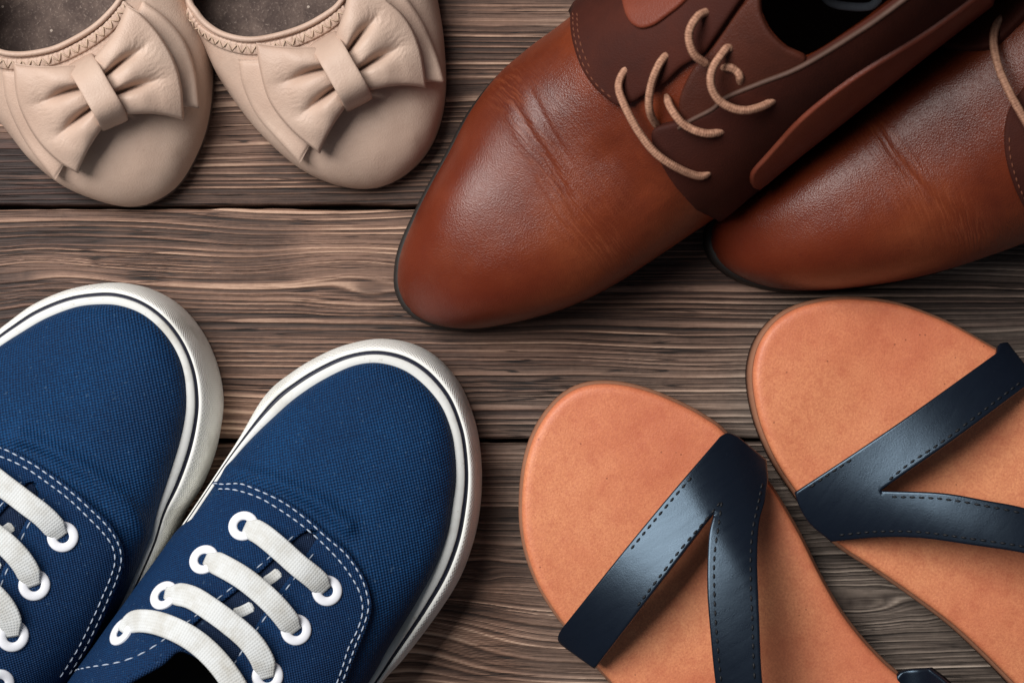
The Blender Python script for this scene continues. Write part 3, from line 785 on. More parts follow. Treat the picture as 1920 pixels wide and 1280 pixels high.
def lace_strip(t, surf, pts, lifts, wid=0.0040, th=0.0008, parent=None, name='lace', off=0.0022, mat='lace', roll=None, n=70):
    c = cr(np.array(pts, float), n)
    ij = surf.ijs(c); p, nn, _ = surf.at(ij)
    u = np.linspace(0, 1, n); lf = interp_s(u, lifts)
    up = np.array((0, 0, 1.0))
    # lift along the camera ray so the lace stays where it was traced
    ray = np.array((0, 0, H)) - p; ray /= np.linalg.norm(ray, axis=1)[:, None]
    q = p + nn*off + ray*lf[:, None]
    for _ in range(6): q[1:-1] = 0.25*q[:-2] + 0.5*q[1:-1] + 0.25*q[2:]
    ns = nn*0.5 + up*0.5
    sc = np.ones(n); e = np.minimum(u, 1 - u); sc = 0.60 + 0.40*sstep(0, 0.10, e)
    V_, F_, U_ = sweep(q, ns, ellipse(wid, th, 18, 0.55), sc)
    return t.mesh(name, V_, F_, MAT[mat], U_, parent=parent)

def rubber_ring(t, A, B, zc, prof, name, mat, per=14):
    """A, B matched rings in plan metres; prof = (fraction outward, z)"""
    n = len(A); m = len(prof); V = np.empty((n, m, 3))
    for k, (f, z) in enumerate(prof):
        V[:, k, :2] = A + (B - A)*f; V[:, k, 2] = z
    u = np.concatenate(([0], np.cumsum(np.linalg.norm(np.diff(B, axis=0), axis=1))))
    sd = np.concatenate((np.zeros((n, 1)), np.cumsum(np.linalg.norm(np.diff(V, axis=1), axis=2), 1)), 1)
    UV = np.stack((np.repeat(u[:, None], m, 1), sd), -1)
    F = []
    for i in range(n):
        a, b = i*m, ((i + 1) % n)*m
        for j in range(m - 1): F.append((a + j, b + j, b + j + 1, a + j + 1))
    Vf = V.reshape(-1, 3)
    nn = np.cross(Vf[F[0][1]] - Vf[F[0][0]], Vf[F[0][3]] - Vf[F[0][0]])
    if nn[2] < 0: F = [q[::-1] for q in F]
    return t.mesh(name, Vf, F, mat, UV.reshape(-1, 2))

def sneaker(label, CO, axis, toe, D):
    t = Thing('canvas_sneaker', label, 'sneaker', P(*toe, 0), axis, 'pair of blue canvas sneakers')
    C = np.array([P(q[0], q[1], q[4] if len(q) > 4 else 0.030)[:2] for q in CO]); O = np.array([P(q[2], q[3], q[4] if len(q) > 4 else 0.012)[:2] for q in CO])
    A, B = cr_pair(C, O)
    rubber_ring(t, A, B, 0.03, [(-0.10, 0.0285), (-0.05, 0.0298), (-0.03, 0.0306), (0.0, 0.0309), (0.31, 0.0304), (0.335, 0.0299), (0.345, 0.0280)], 'foxing_band', MAT['rubber'])
    rubber_ring(t, A, B, 0.03, [(0.30, 0.0280), (0.325, 0.0294), (0.41, 0.0291), (0.485, 0.0285), (0.52, 0.0268)], 'foxing_stripe', MAT['stripe'])
    rubber_ring(t, A, B, 0.03, [(0.485, 0.0268), (0.49, 0.0288), (0.54, 0.0291), (0.64, 0.0284), (0.74, 0.0266), (0.84, 0.0236), (0.92, 0.0200), (0.975, 0.015), (1.0, 0.009), (0.997, 0.002), (0.97, 0.0), (-0.3, 0.0)], 'toe_bumper', MAT['bumper'])
    outl = [(q[0], q[1], q[4] if len(q) > 4 else 0.030) for q in CO]
    crease = D['crease']
    def disp(s):
        px = to_px(s.G); out = np.zeros(s.D.shape)
        for pts, wdt, amp in crease:
            c = cr(np.array(pts, float), 60); fl = px.reshape(-1, 2); best = np.full(len(fl), 1e9); side = np.zeros(len(fl))
            for q in c: best = np.minimum(best, np.linalg.norm(fl - q, axis=1))
            out += amp*np.exp(-(best.reshape(s.D.shape)/wdt)**2)
        fade = np.sin(s.ph)[None]**0.6
        return (out + 0.0005*vn(s.D*30, s.S*30, 5) + 0.00012*vn(s.D*110, s.S*100, 6))*fade
    s = Surf(outl, 0.0285, axis, [(0, 0.014), (0.03, 0.0155), (0.06, 0.021), (0.09, 0.032), (0.12, 0.044), (0.15, 0.053), (0.19, 0.060), (0.23, 0.056), (0.31, 0.052)], 0.035, 0.03,
             e1=((0, 0.9), (0.06, 0.85), (0.12, 0.8), (0.3, 0.8)), e2=((0, 0.85), (0.06, 0.8), (0.12, 0.72), (0.3, 0.62)), NI=340, NJ=131, disp=disp)
    s.mesh(t, 'vamp', MAT['canvas'], cut=D['open'])
    s.sheet(t, 'tongue', D['tongue'], 0.0008, 0.0004, MAT['tongue'], 0.004, off=0.0001)
    for pts in D['under']:
        lace_strip(t, s, pts, [(0, 0), (1, 0)], 0.0019, 0.0004, off=0.0010)
    qp = s.sheet(t, 'quarter_panel', D['quarter'], 0.0016, 0.0007, MAT['canvas2'], 0.0035, off=0.0008)
    for pts in D['stitch']: dash_on(s, t, 'stitching', pts, 0.0022, 0.0008, 0.00029, MAT['thread'], 0.0024, parent=qp)
    for pts in D['stitch2']: dash_on(s, t, 'stitching', pts, 0.0030, 0.0016, 0.00025, MAT['thread'], 0.0024, parent=qp)
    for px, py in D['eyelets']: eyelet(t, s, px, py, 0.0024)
    for pts in D['laces']: lace_strip(t, s, pts, [(0, 0.0003), (0.07, 0.0018), (0.25, 0.0042), (0.5, 0.0046), (0.75, 0.0042), (0.93, 0.0018), (1, 0.0003)])
    # inside: dark insole, collar edge
    ins = grow(s.plan[::8], -0.004)
    slab(t, 'insole', to_px(np.concatenate((ins, np.zeros((len(ins), 1))), 1)), 0.012, 0.003, 0.001, MAT['edge'], zref=0.0)
    p, n, _ = s.at(s.opening(D['open'])[::3]); p = p + n*0.001
    V_, F_, U_ = sweep(p, n, ellipse(0.0016, 0.0014, 10), closed=True)
    t.mesh('collar_binding', V_, F_, MAT['canvas2'], U_)
    return t, s

CO2 = [(135, 1285, 122, 1280, .042), (245, 1128, 232, 1120, .042), (345, 985, 332, 977, .040), (440, 856, 426, 842, .032), (525, 770, 497, 742), (578, 728, 548, 697), (631, 698, 605, 663), (674, 682, 655, 644), (716, 680, 712, 635), (759, 693, 770, 644), (796, 720, 820, 672), (828, 759, 862, 722), (846, 802, 888, 785), (854, 844, 899, 838), (856, 898, 903, 898), (849, 951, 899, 962), (839, 1004, 886, 1022), (817, 1062, 862, 1085), (785, 1121, 826, 1143), (753, 1174, 787, 1196), (727, 1216, 755, 1236), (690, 1280, 714, 1282),
       (595, 1410, 615, 1424), (450, 1570, 466, 1588), (290, 1720, 303, 1742), (140, 1780, 140, 1804), (10, 1735, -12, 1752), (-35, 1610, -58, 1610), (30, 1450, 16, 1442)]
CO1 = [(-250, 890, -272, 875), (-150, 775, -168, 755), (-70, 697, -88, 678), (0, 649, -15, 634), (37, 625, 22, 605), (85, 597, 68, 571), (140, 576, 122, 546), (183, 570, 175, 533), (225, 572, 230, 530), (268, 588, 285, 545), (305, 619, 334, 577), (332, 658, 374, 628), (347, 701, 400, 690), (351, 750, 410, 750), (347, 792, 405, 805), (335, 841, 393, 858), (317, 896, 370, 915), (298, 951, 337, 968), (268, 1035, 290, 1042, .034), (205, 1160, 222, 1168, .040), (115, 1300, 132, 1308, .042),
       (0, 1460, 15, 1472), (-140, 1610, -132, 1634), (-280, 1640, -290, 1664), (-380, 1570, -402, 1582), (-415, 1440, -438, 1440), (-390, 1250, -412, 1246), (-330, 1040, -352, 1032)]
D2 = dict(
    crease=[([(430, 880), (480, 895), (540, 915), (600, 945), (650, 985)], 17, 0.0024), ([(420, 915), (480, 905), (560, 940), (620, 985), (660, 1030)], 9, -0.0008), ([(560, 860), (640, 890), (720, 940)], 22, 0.0006)],
    open=[(345, 1214), (300, 1243), (240, 1278), (150, 1340), (70, 1450), (30, 1560), (60, 1650), (160, 1630), (290, 1540), (390, 1430), (450, 1345), (415, 1262)],
    tongue=[(590, 1000), (610, 1030), (560, 1100), (500, 1180), (450, 1260), (420, 1272), (385, 1245), (345, 1214), (345, 1180), (400, 1130), (480, 1060), (550, 1000)],
    under=[[(497, 1092), (512, 1082), (524, 1072)], [(438, 1152), (455, 1146), (474, 1136)]],
    stitch=[[(405, 915), (420, 911), (457, 911), (495, 924), (536, 946), (573, 974), (607, 1005), (645, 1039), (670, 1074), (682, 1105), (686, 1136), (676, 1171), (661, 1205), (648, 1239), (632, 1280), (615, 1320)],
            [(412, 926), (420, 924), (451, 924), (489, 936), (526, 958), (564, 985), (598, 1014), (632, 1049), (657, 1083), (672, 1114), (675, 1146), (664, 1180), (648, 1211), (636, 1246), (623, 1280), (606, 1320)]],
    stitch2=[[(556, 1001), (520, 1034), (482, 1067), (428, 1111), (361, 1164), (304, 1208), (265, 1232), (225, 1247), (170, 1258), (132, 1268)], [(592, 1033), (551, 1086), (532, 1111), (495, 1161), (448, 1230), (425, 1270)]],
    eyelets=[(459, 989), (387, 1053), (314, 1121), (237, 1189), (611, 1108), (553, 1181), (500, 1267)],
    laces=[[(462, 989), (489, 1002), (523, 1030), (557, 1061), (589, 1086), (609, 1107)], [(390, 1050), (420, 1064), (457, 1086), (495, 1117), (526, 1149), (552, 1184)],
           [(316, 1117), (357, 1121), (395, 1144), (432, 1171), (467, 1202), (490, 1236), (500, 1270)], [(238, 1190), (252, 1171), (289, 1169), (332, 1183), (370, 1205), (401, 1233), (426, 1264), (447, 1300), (455, 1345)]])
arc2 = cr(np.array([(348, 946), (374, 924), (419, 905), (459, 905), (498, 918), (540, 941), (578, 969), (612, 1000), (650, 1035), (676, 1071), (689, 1104), (693, 1137), (683, 1173), (668, 1208), (654, 1242), (638, 1283), (610, 1350), (560, 1420)], float), 150).tolist()
D2['quarter'] = arc2 + [(480, 1400)] + cr(np.array([(430, 1330), (432, 1262), (455, 1215), (488, 1160), (525, 1106), (552, 1070), (582, 1028), (596, 1003), (588, 995), (560, 1006), (488, 1074), (434, 1118), (367, 1171), (330, 1217), (300, 1241), (240, 1276), (150, 1338)], float), 160).tolist() + [(110, 1330, 's'), (150, 1262, 's'), (250, 1112, 's'), (330, 990, 's')]
sneaker('blue canvas sneaker with whole toe cap and four white laces in view', CO2, (-0.55, 0.83), (740, 660), D2)
D1 = dict(
    crease=[([(40, 820), (110, 850), (180, 895), (240, 950), (270, 1000)], 17, 0.0023), ([(0, 838), (80, 852), (150, 905), (215, 975)], 9, -0.0007), ([(150, 760), (220, 800), (280, 860)], 24, 0.0005)],
    open=[(-160, 1130), (-200, 1160), (-260, 1230), (-310, 1340), (-320, 1460), (-270, 1520), (-180, 1500), (-90, 1420), (-30, 1330), (-20, 1270), (-80, 1180)],
    tongue=[(62, 908), (80, 935), (40, 1010), (0, 1100), (-30, 1210), (-80, 1195), (-150, 1140), (-120, 1080), (-60, 1010), (0, 940), (30, 900)],
    under=[[(-6, 1006), (10, 996), (24, 986)], [(-60, 1080), (-25, 1070), (0, 1055)]],
    stitch=[[(-190, 890), (-130, 850), (-60, 835), (0, 845), (52, 866), (96, 895), (138, 928), (172, 960), (199, 988), (217, 1019), (220, 1050), (210, 1084), (196, 1115), (180, 1150), (150, 1210), (112, 1270)],
            [(-180, 900), (-125, 862), (-60, 848), (0, 858), (47, 878), (90, 907), (130, 938), (163, 970), (189, 997), (206, 1023), (209, 1050), (200, 1080), (186, 1112), (170, 1147), (140, 1206), (102, 1266)]],
    stitch2=[[(48, 899), (36, 912), (0, 953), (-60, 1020), (-130, 1100)], [(88, 929), (55, 984), (34, 1026), (5, 1090), (-20, 1160), (-40, 1230)]],
    eyelets=[(117, 1007), (63, 1097), (22, 1191), (-6, 1280), (-60, 880), (-125, 945), (-180, 1020)],
    laces=[[(-62, 878), (-30, 885), (10, 915), (50, 945), (85, 972), (115, 1006)], [(-124, 943), (-80, 955), (-30, 990), (15, 1025), (45, 1060), (62, 1098)], [(-178, 1018), (-120, 1040), (-60, 1080), (-10, 1120), (14, 1155), (21, 1192)]])
arc1 = cr(np.array([(-200, 885), (-135, 843), (-60, 828), (2, 838), (55, 860), (100, 889), (143, 922), (178, 955), (206, 984), (224, 1017), (227, 1051), (217, 1087), (203, 1118), (187, 1153), (157, 1213), (125, 1262)], float), 140).tolist()
D1['quarter'] = arc1 + [(140, 1262, 's'), (70, 1390, 's')] + cr(np.array([(-40, 1300), (-46, 1235), (-30, 1160), (-3, 1088), (27, 1022), (48, 980), (72, 930), (68, 908), (50, 910), (8, 958), (-52, 1026), (-122, 1106), (-160, 1130), (-200, 1160), (-260, 1230)], float), 150).tolist() + [(-340, 1230, 's'), (-330, 1050, 's'), (-260, 930, 's')]
sneaker('blue canvas sneaker cut by the photo edge, laces only partly in view', CO1, (-0.50, 0.86), (190, 560), D1)

# ------------------------------------------------------------------ ballet flats
def wing(A, B, z_in, z_out, puff, creases, nr=60, nt=90, edge=0.10, side_in=0.0, seed=0, wr=1.0, surf=None, clear=0.001):
    """padded bow loop: A knot edge, B outer edge (pixel curves, same sense)"""
    a = cr(np.array(A, float), nt); b = cr(np.array(B, float), nt)
    r = np.linspace(0, 1, nr)**0.9; r = np.concatenate((r, [1.0])); th = np.linspace(0, 1, nt)
    R, T = np.meshgrid(r, th, indexing='ij')
    # the sides bow inward a little between knot and corner
    q = a[None]*(1 - R[..., None]) + b[None]*R[..., None]
    mid = q[:, nt//2][:, None]; q = q + (mid - q)*(side_in*np.sin(np.pi*R)*(np.abs(2*T - 1)**2))[..., None]
    zb = z_in*(1 - R) + z_out*R
    if surf is not None:
        zs = np.zeros_like(R); o = Vector((0, 0, H))
        for i in range(0, len(r)):
            for j in range(nt):
                hit = surf.bvh.ray_cast(o, (Vector(P(q[i, j, 0], q[i, j, 1], 0)) - o).normalized())[0]
                zs[i, j] = hit.z if hit is not None else 0.0
        zb = np.maximum(zb, zs + clear)
        for _ in range(10):
            zb[1:-1] = 0.25*zb[:-2] + 0.5*zb[1:-1] + 0.25*zb[2:]; zb[:, 1:-1] = 0.25*zb[:, :-2] + 0.5*zb[:, 1:-1] + 0.25*zb[:, 2:]
            zb = np.maximum(zb, zs + 0.6*clear)
    bodyR = interp_s(R, [(0, 0.62), (0.15, 0.90), (0.35, 1.0), (0.7, 0.80), (1, 0.62)])
    prof = (1 - np.abs(2*T - 1)**4)**0.5
    h = puff*bodyR*(0.36 + 0.64*prof)
    val = np.zeros_like(R); wrk = np.zeros_like(R)
    for tc, dep, reach, wid in creases:
        sg = wid*(0.50 + 0.9*R)
        x = (T - tc - 0.02*vn(R*3, R*0 + tc*9, seed))/sg
        val = np.maximum(val, dep*sstep(reach, 0.10, R)*np.exp(-np.abs(x)**1.3))
        # fine wrinkles fanning out at the end of each fold
        loc = np.exp(-((R - reach*0.72)/0.17)**2)*np.exp(-((T - tc)/0.16)**2)
        ph = (T - tc)*95/(0.5 + R) + 5*vn(R*9, T*7, seed + 3)
        wrk += wr*0.00030*loc*np.abs(np.sin(ph*0.8))**0.6
    h = h*(1 - val) - wrk
    h += 0.00030*vn(R*5, T*5, seed + 5)
    # rounded rim all round except at the knot
    ew = np.minimum(1 - R, np.minimum(T, 1 - T)*1.25)
    rim = np.sqrt(np.clip(1 - (1 - np.clip(ew/0.035, 0, 1))**2, 0, 1))
    top_ = PV(q, zb + h*(0.45 + 0.55*rim)); bot = PV(q, zb - 0.0006)
    V = np.vstack((top_.reshape(-1, 3), bot.reshape(-1, 3)))
    n = len(r)*nt; F = []
    idx = lambda i, j: i*nt + j
    for i in range(len(r) - 1):
        for j in range(nt - 1):
            F.append((idx(i, j), idx(i + 1, j), idx(i + 1, j + 1), idx(i, j + 1)))
    fa = F[len(F)//2]; nn = np.cross(V[fa[1]] - V[fa[0]], V[fa[3]] - V[fa[0]])
    if nn[2] < 0: F = [f[::-1] for f in F]
    F += [tuple(k + n for k in f[::-1]) for f in F]
    rimloop = [idx(i, 0) for i in range(len(r))] + [idx(len(r) - 1, j) for j in range(1, nt)] + [idx(i, nt - 1) for i in range(len(r) - 2, -1, -1)]
    for k, l in zip(rimloop, rimloop[1:]): F.append((k, l, l + n, k + n))
    UV = np.concatenate((q.reshape(-1, 2)/K, q.reshape(-1, 2)/K))
    return V, F, UV

def flat(label, outl, axis, toe, opening, bind, bow, marks):
    t = Thing('ballet_flat', label, 'ballet flat', P(*toe, 0), axis, 'pair of beige ballet flats with bows')
    def disp(s): return (0.0005*vn(s.D*55, s.S*55, 2) + 0.0002*vn(s.D*160, s.S*160, 4))*np.sin(s.ph)[None]**0.5
    s = Surf(outl, 0.004, axis, [(0, 0.020), (0.02, 0.0215), (0.045, 0.025), (0.07, 0.031), (0.10, 0.036), (0.15, 0.040), (0.24, 0.046)], 0.026, 0.03,
             e1=((0, 0.8), (0.05, 0.75), (0.1, 0.6), (0.25, 0.55)), e2=((0, 0.72), (0.05, 0.70), (0.1, 0.62), (0.25, 0.5)), NI=300, NJ=121, disp=disp)
    s.mesh(t, 'upper', MAT['flat'], cut=opening)
    pl = to_px(np.concatenate((s.plan[::6], np.zeros((len(s.plan[::6]), 1))), 1))
    slab(t, 'outsole', pl, 0.0, 0.0042, 0.0012, MAT['insole'], zref=0.0)
    ins = grow(s.plan[::6], -0.0025); slab(t, 'insole', to_px(np.concatenate((ins, np.zeros((len(ins), 1))), 1)), 0.0045, 0.002, 0.0008, MAT['insole'], zref=0.0)
    # elastic binding round the opening: rolled lip + flat band with zigzag stitching
    p, n, _ = s.at(s.opening(opening)[::2])
    V_, F_, U_ = sweep(p + n*0.0004, n, ellipse(0.0011, 0.0013, 10), closed=True)
    lip = t.mesh('binding', V_, F_, MAT['flat'], U_)
    b = s.ijs(cr(np.array(bind, float), 160)); b[:, 1] = np.clip(b[:, 1], s.NJ*0.10, s.NJ*0.90)
    for _ in range(6): b[1:-1] = 0.25*b[:-2] + 0.5*b[1:-1] + 0.25*b[2:]
    pb, nb_, _ = s.at(b)
    # gathered folds across the band
    V_, F_, U_ = sweep(pb + nb_*0.0002, nb_, ellipse(0.0021, 0.0008, 12, 0.6))
    Vn = V_ + 0
    u = U_[:, 0]; Vn[:, 2] += 0.00022*np.sin(u/0.0016*2*np.pi*0.8 + 2*vn(u*300, u*0, 3))
    t.mesh('elastic_band', Vn, F_, MAT['flat'], U_, parent=lip)
    zz = []
    L = np.concatenate(([0], np.cumsum(np.linalg.norm(np.diff(pb, axis=0), axis=1))))
    step = 0.0019; kx = np.arange(0.001, L[-1] - 0.001, step)
    tt = np.gradient(pb, axis=0); tt /= np.linalg.norm(tt, axis=1)[:, None]; sd = np.cross(tt, nb_)
    g = lambda X, v: np.array([np.interp(v, L, X[:, k]) for k in range(3)])
    pts = [g(pb, v) + g(sd, v)*(0.0014 if k % 2 else -0.0014) + g(nb_, v)*0.0010 for k, v in enumerate(kx)]
    for k in range(len(pts) - 1):
        a, b2 = pts[k], pts[k + 1]; nn = g(nb_, kx[k])
        path = np.array([a + (b2 - a)*w + nn*0.0004*math.sin(math.pi*w) for w in np.linspace(0, 1, 5)])
        zz.append(sweep(path, np.tile(nn, (5, 1)), ellipse(0.00026, 0.00022, 6), np.array((.5, 1, 1, 1, .5))))
    V_, F_, U_ = join(zz); t.mesh('zigzag_stitching', V_, F_, MAT['flat_thread'], U_, parent=lip)
    # the bow
    z = bow['z']
    V_, F_, U_ = join([wing(bow['LA'], bow['LB'], z + 0.004, z + bow['dzl'], 0.0085, [(0.34, 0.92, 1.0, 0.06), (0.68, 0.95, 0.95, 0.06)], seed=1, side_in=0.05, surf=s, clear=0.0055),
                       wing(bow['RA'], bow['RB'], z + 0.004, z + bow['dzr'], 0.0085, [(0.33, 0.95, 1.0, 0.06), (0.66, 0.95, 1.0, 0.06)], seed=9, side_in=0.08, surf=s, clear=0.0055)])
    bo = t.mesh('bow', V_, F_, MAT['flat'], U_)
    V_, F_, U_ = join([wing(bow['LA'], bow['LB2'], z - 0.001, z + bow['dzl'] - 0.0030, 0.0050, [(0.5, 0.4, 0.6, 0.2)], nr=34, nt=50, seed=4, side_in=0.1, wr=0, surf=s),
                       wing(bow['RA'], bow['RB2'], z - 0.001, z + bow['dzr'] - 0.0030, 0.0050, [(0.5, 0.4, 0.6, 0.2)], nr=34, nt=50, seed=5, side_in=0.1, wr=0, surf=s)])
    t.mesh('bow_back_layer', V_, F_, MAT['flat'], U_, parent=bo)
    k = cr(np.array(bow['knot'], float), 44); u = np.linspace(0, 1, 44)
    zk = z - 0.001 + 0.0172*np.clip(1 - np.abs(2*u - 1)**3.2, 0, 1)**0.6
    path = PV(k, zk); ctr = PV(k.mean(0)[None], np.array([z - 0.004]))[0]
    nr_ = path - ctr; nr_[:, 2] += 0.004
    V_, F_, U_ = sweep(path, nr_, ellipse(bow['kw'], 0.0011, 22, 0.45))
    t.mesh('bow_knot', V_, F_, MAT['flat'], U_, parent=bo)
    return t

zf = .024
F2 = [(333, 8, .030), (364, 66, .027), (396, 132, .023), (451, 210, .018), (512, 275, .012), (570, 320, .010), (630, 345, .010), (690, 351, .010), (742, 335, .010), (790, 296, .010), (820, 240, .012), (834, 165, .014), (830, 70, .018), (820, 0, .02), (795, -130, .02), (735, -400, .02), (680, -620, .02), (610, -770, .02), (500, -820, .02), (410, -750, .02), (355, -560, .02), (325, -300, .025), (319, -100, .03)]
O2 = [(356, 0), (368, 20), (385, 42), (414, 62), (453, 73), (488, 73), (530, 64), (571, 50), (607, 30), (637, 6), (668, -50), (685, -150), (670, -400), (600, -680), (505, -765), (425, -700), (392, -480), (362, -180), (350, -60)]
B2 = [(354, 20), (364, 40), (381, 60), (412, 79), (453, 91), (490, 92), (535, 83), (577, 68), (615, 47), (650, 18)]
flat('beige ballet flat with a bow, its side touching the brown boot', F2, (-0.20, -0.98), (690, 350), O2, B2,
     dict(z=0.0295, dzl=-0.005, dzr=-0.005, LA=[(604, 88), (628, 130), (655, 192)], LB=[(480, 80), (487, 130), (505, 190), (545, 243), (600, 289)],
          RA=[(628, 70), (655, 115), (684, 172)], RB=[(652, -45), (700, -25), (728, 2), (755, 27), (776, 59), (791, 104), (800, 166)],
          LB2=[(447, 112), (455, 160), (480, 215), (520, 262), (563, 307)], RB2=[(740, -30), (770, 5), (795, 45), (814, 90), (826, 125), (834, 156)],
          knot=[(607, 74), (616, 90), (640, 132), (663, 172), (673, 194)], kw=0.0055), [])
F1 = [(352, 0, .022), (376, 60, .02), (386, 120, .018), (385, 200, .014), (371, 270, .010), (331, 341, .010), (281, 376, .010), (230, 385, .010), (170, 372, .010), (110, 345, .012), (50, 300, .016), (0, 245, .02), (-50, 180, .024), (-90, 90, .028), (-130, -50, .03), (-150, -250, .03), (-140, -500, .03), (-90, -720, .025), (10, -800, .02), (120, -740, .02), (190, -560, .02), (245, -320, .02), (310, -120, .022)]
O1 = [(0, 97), (31, 102), (62, 100), (103, 91), (141, 73), (175, 52), (200, 30), (225, 0), (248, -50), (250, -130), (200, -400), (120, -650), (20, -740), (-80, -680), (-130, -480), (-140, -250), (-125, -60), (-95, 20), (-50, 75)]
B1 = [(-85, 60), (-45, 97), (0, 117), (33, 121), (65, 119), (108, 109), (149, 90), (185, 67), (213, 42), (240, 8)]
flat('beige ballet flat with a bow, cut by the photo corner edge', F1, (-0.28, -0.96), (240, 384), O1, B1,
     dict(z=0.0295, dzl=-0.005, dzr=-0.005, LA=[(145, 122), (168, 168), (198, 232)], LB=[(25, 118), (30, 175), (44, 219), (72, 266), (109, 303), (147, 326)],
          RA=[(172, 115), (198, 160), (222, 216)], RB=[(237, 9), (266, 28), (300, 66), (328, 116), (341, 166), (345, 226)],
          LB2=[(3, 132), (12, 190), (35, 245), (65, 292), (104, 338)], RB2=[(268, 2), (312, 34), (347, 78), (366, 134), (374, 204)],
          knot=[(150, 115), (160, 132), (183, 172), (205, 210), (215, 232)], kw=0.0053), [])

# ------------------------------------------------------------------ brown leather boots
def boot(label, outl, axis, toe, D, hp, ridge=((0, 0), (1, 0)), E1=((0, 0.72), (0.06, 0.70), (0.10, 0.78), (0.14, 0.9), (0.18, 0.85), (0.3, 0.8)), E2=((0, 0.64), (0.06, 0.62), (0.10, 0.70), (0.14, 0.74), (0.18, 0.66), (0.3, 0.5))):
    t = Thing('leather_boot', label, 'boot', P(*toe, 0), axis, 'pair of chestnut leather lace-up boots')
    def disp(s):
        px = to_px(s.G); fl = px.reshape(-1, 2); out = np.zeros(len(fl))
        for pts, wdt, amp in D['crease']:
            c = cr(np.array(pts, float), 80); best = np.full(len(fl), 1e9); k = np.zeros(len(fl))
            for m, q in enumerate(c):
                dd = np.linalg.norm(fl - q, axis=1); up = dd < best; best[up] = dd[up]; k[up] = m/79
            out += amp*np.exp(-(best/wdt)**2)*np.clip(np.sin(np.pi*np.clip(k, 0.0, 1))*1.4, 0.15, 1)
        out = out.reshape(s.D.shape)
        m = np.zeros(len(fl))
        for pts, wdt, st in D['mask']:
            c = cr(np.array(pts, float), 60); best = np.full(len(fl), 1e9)
            for q in c: best = np.minimum(best, np.linalg.norm(fl - q, axis=1))
            m = np.maximum(m, st*np.exp(-(best/wdt)**2))
        s.crease = m.reshape(s.D.shape)
        return (out + 0.0005*vn(s.D*50, s.S*40, 12))*np.sin(s.ph)[None]**0.5
    s = Surf(outl, 0.010, axis, hp, 0.050, 0.03, e1=E1, e2=E2, ridge=ridge, NI=360, NJ=151, disp=disp, oz=0.014)
    s.mesh(t, 'vamp', MAT['boot'], cut=D['open'], attr=s.crease)
    w_ = grow(s.plan[::5], 0.0009); w_ = w_ + (-0.0011, 0.0002); slab(t, 'welt', to_px(np.concatenate((w_, np.zeros((len(w_), 1))), 1)), 0.0, 0.0105, 0.0018, MAT['edge'], zref=0.0)
    ins = grow(s.plan[::8], -0.004); slab(t, 'insole', to_px(np.concatenate((ins, np.zeros((len(ins), 1))), 1)), 0.0110, 0.003, 0.001, MAT['edge'], zref=0.0)
    if 'tongue' in D:
        tg = s.sheet(t, 'tongue', D['tongue'], 0.0018, 0.0009, MAT['boot_tongue'], 0.0035, off=0.0003)
    for poly in D['quarters']:
        q = s.sheet(t, 'quarter_panel', poly, 0.0030, 0.0010, MAT['boot_dark'], 0.0035, off=0.0006)
    for pts in D['stitch']: dash_on(s, t, 'stitching', pts, 0.0018, 0.0009, 0.00028, MAT['brown_thread'], 0.0036, parent=q)
    for poly in D['tan']: s.sheet(t, 'side_panel', poly, 0.0022, 0.0009, MAT['boot_tan'], 0.0035, off=0.0030, label='lighter tan side panel with rounded tip')
    if D.get('rim'):
        c = cr(np.array(D['rim'], float), 120); p, n = s.on(c, 0.0030)
        V_, F_, U_ = sweep(p, n, ellipse(0.0008, 0.0010, 10)); t.mesh('collar_edge', V_, F_, MAT['collar'], U_)
    for pts, lf in D['laces']:
        c = cr(np.array([q[:2] for q in pts], float), 60); ij = s.ijs(c); p, n, _ = s.at(ij)
        # smooth base so the cord bridges the gaps
        u = np.linspace(0, 1, 60); l_ = interp_s(u, lf)
        ray = np.array((0, 0, H)) - p; dist = np.linalg.norm(ray, axis=1); ray /= dist[:, None]
        zz = p[:, 2].copy()
        for _ in range(60): zz[1:-1] = 0.25*zz[:-2] + 0.5*zz[1:-1] + 0.25*zz[2:]
        zz = np.maximum(zz, p[:, 2]*0 + zz) + 0.0042 + l_
        q = PV(c, zz)
        V_, F_, U_ = sweep(q, np.tile((0, 0, 1.0), (60, 1)) + 0.3*n, ellipse(0.0014, 0.0014, 12), 1 - 0.45*np.clip(1 - np.minimum(u, 1 - u)/0.06, 0, 1))
        t.mesh('lace', V_, F_, MAT['cord'], U_)
    if D.get('extra'): D['extra'](t, s)
    return t, s

BO1 = [(747, 500), (748, 545), (770, 584), (815, 608), (880, 616), (960, 605), (1040, 584), (1100, 561), (1160, 529), (1222, 489), (1290, 443), (1345, 405), (1405, 352), (1480, 290), (1570, 215), (1700, 108), (1830, 5), (1930, -95), (1990, -190), (1980, -270), (1900, -310), (1790, -290), (1640, -230), (1480, -160), (1320, -90), (1200, -30), (1120, 10), (1076, 38), (1030, 72), (982, 106), (932, 150), (882, 215), (842, 290), (808, 350), (778, 410), (756, 460)]
hp1 = [(0, 0.031), (0.03, 0.037), (0.06, 0.042), (0.09, 0.053), (0.12, 0.073), (0.15, 0.096), (0.18, 0.118), (0.22, 0.136), (0.30, 0.142)]
def lr(a, m, b): return [(0, a), (0.25, m*0.8), (0.5, m), (0.75, m*0.8), (1, b)]
earL = cr(np.array([(1079, 40), (1081, 70), (1087, 98), (1099, 130), (1120, 161), (1145, 183), (1166, 196), (1190, 190), (1220, 171), (1251, 153), (1285, 122), (1322, 100), (1345, 70), (1395, 0), (1440, -60), (1520, -130)], float), 130).tolist()
